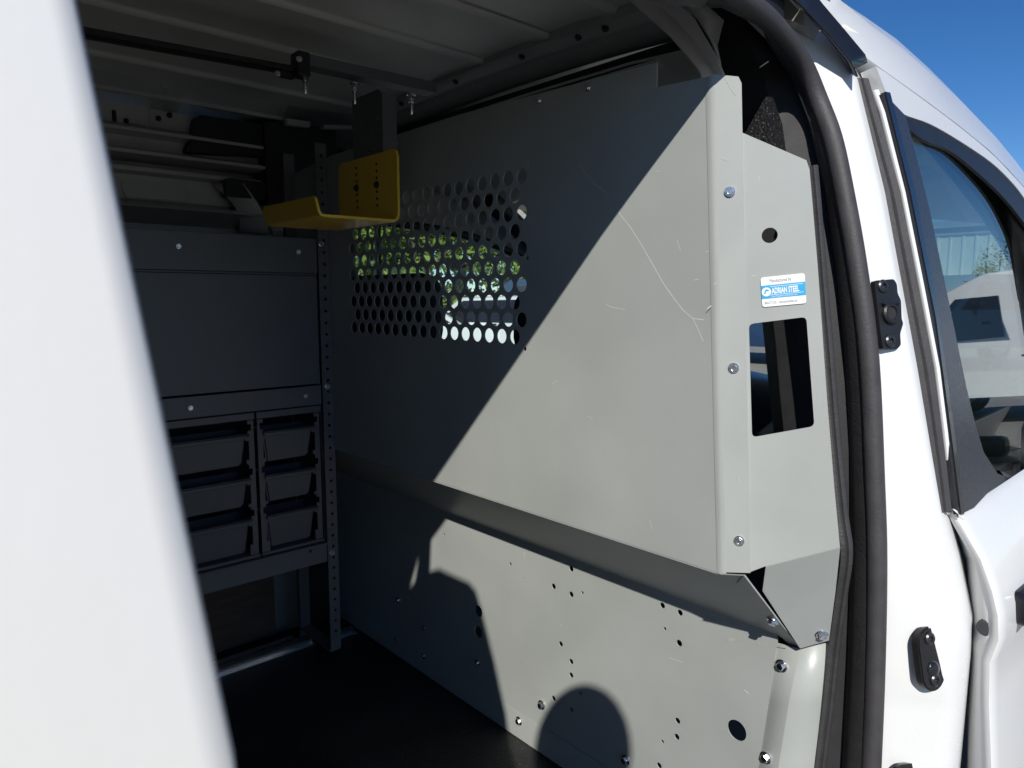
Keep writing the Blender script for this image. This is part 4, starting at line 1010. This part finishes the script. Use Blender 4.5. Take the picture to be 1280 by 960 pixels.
def vehicle(name, label, cat, loc, rot, paint, kind, group=None):
    """car / van / pickup standing at loc, nose towards +x before turning by rot"""
    t = thing(name, label, cat, (0, 0, 0), group)
    if kind == 'car': L, W_, H = 4.4, .88, 1.45; prof = [(-2.2, .35), (-2.22, .75), (-2.05, .95), (-1.45, 1.0), (-.85, 1.42), (.3, 1.45), (1.05, .98), (1.9, .86), (2.18, .7), (2.2, .35)]; win = [(-1.25, 1.0), (-.78, 1.36), (.25, 1.38), (.85, 1.0)]
    elif kind == 'suv': L, W_, H = 4.6, .93, 1.75; prof = [(-2.3, .4), (-2.32, 1.0), (-2.2, 1.1), (-2.0, 1.68), (-.4, 1.76), (.5, 1.68), (1.2, 1.12), (2.1, 1.0), (2.28, .75), (2.28, .4)]; win = [(-2.05, 1.14), (-1.9, 1.58), (.4, 1.6), (1.0, 1.14)]
    elif kind == 'van': L, W_, H = 5.2, .98, 2.2; prof = [(-2.6, .4), (-2.62, 2.1), (-2.5, 2.2), (.8, 2.2), (1.3, 2.0), (2.0, 1.2), (2.5, 1.05), (2.62, .7), (2.6, .4)]; win = [(.55, 1.25), (.6, 1.85), (1.15, 1.88), (1.75, 1.25)]
    else: L, W_, H = 5.4, .98, 1.85; prof = [(-2.7, .5), (-2.7, 1.12), (-.75, 1.12), (-.7, 1.75), (-.5, 1.85), (.6, 1.84), (1.25, 1.2), (2.5, 1.12), (2.7, .95), (2.7, .5)]; win = [(-.55, 1.2), (-.5, 1.68), (.55, 1.7), (1.05, 1.2)]
    bm = bmesh.new(); rings = []
    for yy, sx in ((-1, .985), (-.9, 1), (0, 1.01), (.9, 1), (1, .985)):
        rings.append([bm.verts.new((x * sx, yy * W_ * (1 - .16 * max(0, z - 1.0) / .8 * (abs(yy) > .5)), z - (.02 if abs(yy) == 1 else 0) * (z > .9))) for x, z in prof])
    n = len(prof)
    for a, b in zip(rings, rings[1:]):
        for j in range(n): bm.faces.new([a[j], a[(j + 1) % n], b[(j + 1) % n], b[j]])
    bm.faces.new(rings[0]); bm.faces.new(list(reversed(rings[-1])))
    from_bm('body', bm, paint, t, 25)
    for s in (-1, 1):
        w3 = [V((x, s * (W_ * (1 - .16 * max(0, z - 1.0) / .8) + .004), z)) for x, z in win]
        mesh('side_window', w3 + [p - V((0, s * .02, 0)) for p in w3], [(0, 1, 2, 3), (4, 5, 6, 7), (0, 1, 5, 4), (1, 2, 6, 5), (2, 3, 7, 6), (3, 0, 4, 7)], M['gloss'], t, 20)
        for hx in ((-.25, .45) if kind != 'van' else (.2,)):
            box('door_handle', (hx, s * W_ - .01, .95), (hx + .16, s * W_ + .02, .98), M['black'], t)
        box('headlight', (L / 2 - .14, s * W_ * .7 - .16, .68), (L / 2 + .02, s * W_ * .7 + .16, .84), M['alu'], t, .03)
        box('tail_light', (-L / 2 - .03, s * W_ * .85 - .09, .85), (-L / 2 + .08, s * W_ * .85 + .09, 1.08), M['red'], t, .02)
        for wx in (L * .31, -L * .3): wheel(V((wx, s * (W_ - .1), .34)), t, .34, .22)
        box('door_mirror', (win[3][0] - .3, s * (W_ + .08) - .08, win[0][1] + .02), (win[3][0] - .2, s * (W_ + .08) + .08, win[0][1] + .16), M['black'], t, .03)
    i0 = max(range(n - 1), key=lambda j: (prof[j][1] - prof[j + 1][1]) * (prof[j][0] > 0 and prof[j][1] > 1.3 and prof[j + 1][1] > .9))
    (xa, za), (xb, zb_) = prof[i0], prof[i0 + 1]; k = .86
    q = [V((xa * 1.01 + .03, -W_ * .78, za - .04)), V((xa * 1.01 + .03, W_ * .78, za - .04)), V((xb * 1.01 + .0, W_ * .86, zb_ + .04)), V((xb * 1.01 + .0, -W_ * .86, zb_ + .04))]
    nn = V((za - zb_, 0, xb - xa)).normalized() * .012
    mesh('windscreen', [p + nn for p in q] + [p - nn for p in q], [(0, 1, 2, 3), (4, 5, 6, 7), (0, 1, 5, 4), (1, 2, 6, 5), (2, 3, 7, 6), (3, 0, 4, 7)], M['gloss'], t, 20)
    box('bumper', (L / 2 - .1, -W_ * .95, .38), (L / 2 + .07, W_ * .95, .6), M['black'], t, .04)
    t.location = loc; t.rotation_euler = (0, 0, rot)
    return t
vehicle('parked_car', 'white sedan parked beyond the far side windows, nearest the seat headrest', 'car', (6.9, 10.6, 0), R(-35), M['white'], 'car')
vehicle('parked_car', 'white sedan parked beyond the far window, behind the right hand holes', 'car', (8.6, 9.2, 0), R(-70), M['white'], 'car')
vehicle('parked_truck', 'dark blue pickup parked beyond the far window, above the white cars', 'pickup truck', (12.0, 12.6, 0), R(-40), M['navy'], 'pickup')
vehicle('parked_truck', 'blue pickup seen through the passenger window and windscreen', 'pickup truck', (16, 4.4, 0), R(150), M['navy'], 'pickup')
vehicle('parked_van', 'white van mirrored in the glass of the passenger window', 'van', (12.9, -1.55, 0), R(-90), M['white'], 'van')

vehicle('parked_car', 'dark estate car seen ahead through the cut-out of the side wing', 'car', (14.5, 8.2, 0), R(100), M['navy'], 'suv')

# pale shed ahead
bd = thing('metal_building', 'pale building with ribbed metal walls ahead of the van', 'building', (42, 14, 0))
box('wall', (36, 4, 0), (52, 26, 4.2), M['siding'], bd)
for k in range(44):
    box('wall_rib', (35.96, 4.2 + k * .5, 0), (36.0, 4.28 + k * .5, 4.2), M['siding'], bd)
box('eaves_band', (35.9, 3.9, 4.2), (52.2, 26.2, 4.5), M['slate'], bd)
mesh('roof', [V((35.7, 3.7, 4.5)), V((44, 3.7, 5.6)), V((52.4, 3.7, 4.5)), V((35.7, 26.4, 4.5)), V((44, 26.4, 5.6)), V((52.4, 26.4, 4.5))], [(0, 1, 4, 3), (1, 2, 5, 4), (0, 1, 2), (3, 4, 5), (0, 2, 5, 3)], M['slate'], bd)
box('door', (35.93, 12, 0), (35.99, 13, 2.1), M['slate'], bd)

# ================================================================== PERSON who stands outside the door; the head's shadow lies on the lower panel
def person():
    top = V((.9, .815, .66)) - SUN_DIR / SUN_DIR.x * 1.037
    H = top.z; px, py = top.x, top.y
    t = thing('person', 'person standing outside the door in shirt and trousers holding a phone', 'person', (px, py - .02, 0))
    f = V((.70, .71, 0)).normalized(); r = V((f.y, -f.x, 0)); o = V((px, py, 0))
    def at(fr, rt, z): return o + f * fr + r * rt + V((0, 0, z))
    def skinmesh(name, vs, es, rad, mt, root=0):
        me = bpy.data.meshes.new(name); me.from_pydata([v - o for v in vs], es, []); me.materials.append(mt)
        ob = bpy.data.objects.new(name, me); COL.objects.link(ob); ob.parent = t; ob.location = o - WL[t.name]
        sm = ob.modifiers.new('skin', 'SKIN'); sm.use_smooth_shade = True
        for i, d in enumerate(me.skin_vertices[0].data): d.radius = (rad[i], rad[i]); d.use_root = (i == root)
        sb = ob.modifiers.new('sub', 'SUBSURF'); sb.levels = sb.render_levels = 1
        return ob
    vs = [at(0, 0, .96), at(0, 0, 1.12), at(0, 0, 1.30), at(0, 0, 1.43), at(.01, 0, 1.52), at(.02, 0, H - .10)]
    es = [(0, 1), (1, 2), (2, 3), (3, 4), (4, 5)]; rad = [.15, .14, .16, .12, .055, .07]
    for s in (-1, 1):
        b = len(vs)
        vs += [at(0, s * .18, 1.41)] + ([at(.06, .27, 1.19), at(.13, .19, 1.29), at(.165, .165, 1.33)] if s > 0 else [at(-.02, -.23, 1.14), at(.03, -.24, .93), at(.05, -.24, .86)])
        es += [(3, b), (b, b + 1), (b + 1, b + 2), (b + 2, b + 3)]; rad += [.07, .05, .036, .03]
        b = len(vs)
        vs += [at(0, s * .10, .86), at(.02, s * .11, .50), at(-.02, s * .12, .10), at(.12, s * .13, .045)]
        es += [(0, b), (b, b + 1), (b + 1, b + 2), (b + 2, b + 3)]; rad += [.095, .065, .048, .042]
    skinmesh('body', vs, es, rad, M['cloth'])
    bm = bmesh.new(); bmesh.ops.create_uvsphere(bm, u_segments=24, v_segments=16, radius=1)
    hc_ = at(.03, 0, H - .115)
    for v in bm.verts:
        x, y, z = v.co; k = 1 - .18 * max(0, -z); nose = .018 * math.exp(-((x / .18) ** 2 + ((z + .1) / .25) ** 2)) * (y > .3)
        v.co = hc_ + r * x * .076 * k + f * (y * .095 * k + nose) + V((0, 0, z * .115))
    from_bm('head', bm, M['skin'], t, 60)
    bm = bmesh.new(); bmesh.ops.create_uvsphere(bm, u_segments=24, v_segments=16, radius=1)
    bmesh.ops.delete(bm, geom=[v for v in bm.verts if v.co.z < -.25 or (v.co.y > .35 and v.co.z < .5)], context='VERTS')
    for v in bm.verts: x, y, z = v.co; v.co = hc_ + r * x * .084 + f * (y * .102 - .004) + V((0, 0, z * .117))
    from_bm('hair', bm, M['hair'], t, 60)
    for s in (1, -1):
        w0 = at(.165, .165, 1.33) if s > 0 else at(.05, -.24, .86); up_ = 1 if s > 0 else -1
        vs = [w0, w0 + f * .035 + V((0, 0, .035 * up_)) - r * s * .004]; es = [(0, 1)]; rad = [.026, .03]
        for k in range(4):
            b = len(vs); p0 = vs[1] + (V((0, 0, .03 - .017 * k)) + f * .015 if s > 0 else V((0, 0, -.03)) + f * (.025 - .017 * k))
            vs += [p0, p0 + f * .03 - r * s * .006, p0 + f * .035 - r * s * .03] if s > 0 else [p0, p0 - V((0, 0, .035)), p0 - V((0, 0, .065)) + r * .01]; es += [(1, b), (b, b + 1), (b + 1, b + 2)]; rad += [.010, .009, .008]
        b = len(vs); vs += [vs[1] + V((0, 0, .03)) - r * s * .015 - f * .02, vs[1] + V((0, 0, .045)) - r * s * .035 - f * .012]; es += [(1, b), (b, b + 1)]; rad += [.011, .009]
        skinmesh('hand', vs, es, rad, M['skin'])
person()
pc = CAM_POS - FW * .02 + RT * .055
ph_ = tag(plate('phone', rrect(-.078, -.037, .078, .037, .009), [], pc, -RT, UP, .009, M['gloss']), 'black phone held up by the person outside the door', 'phone')
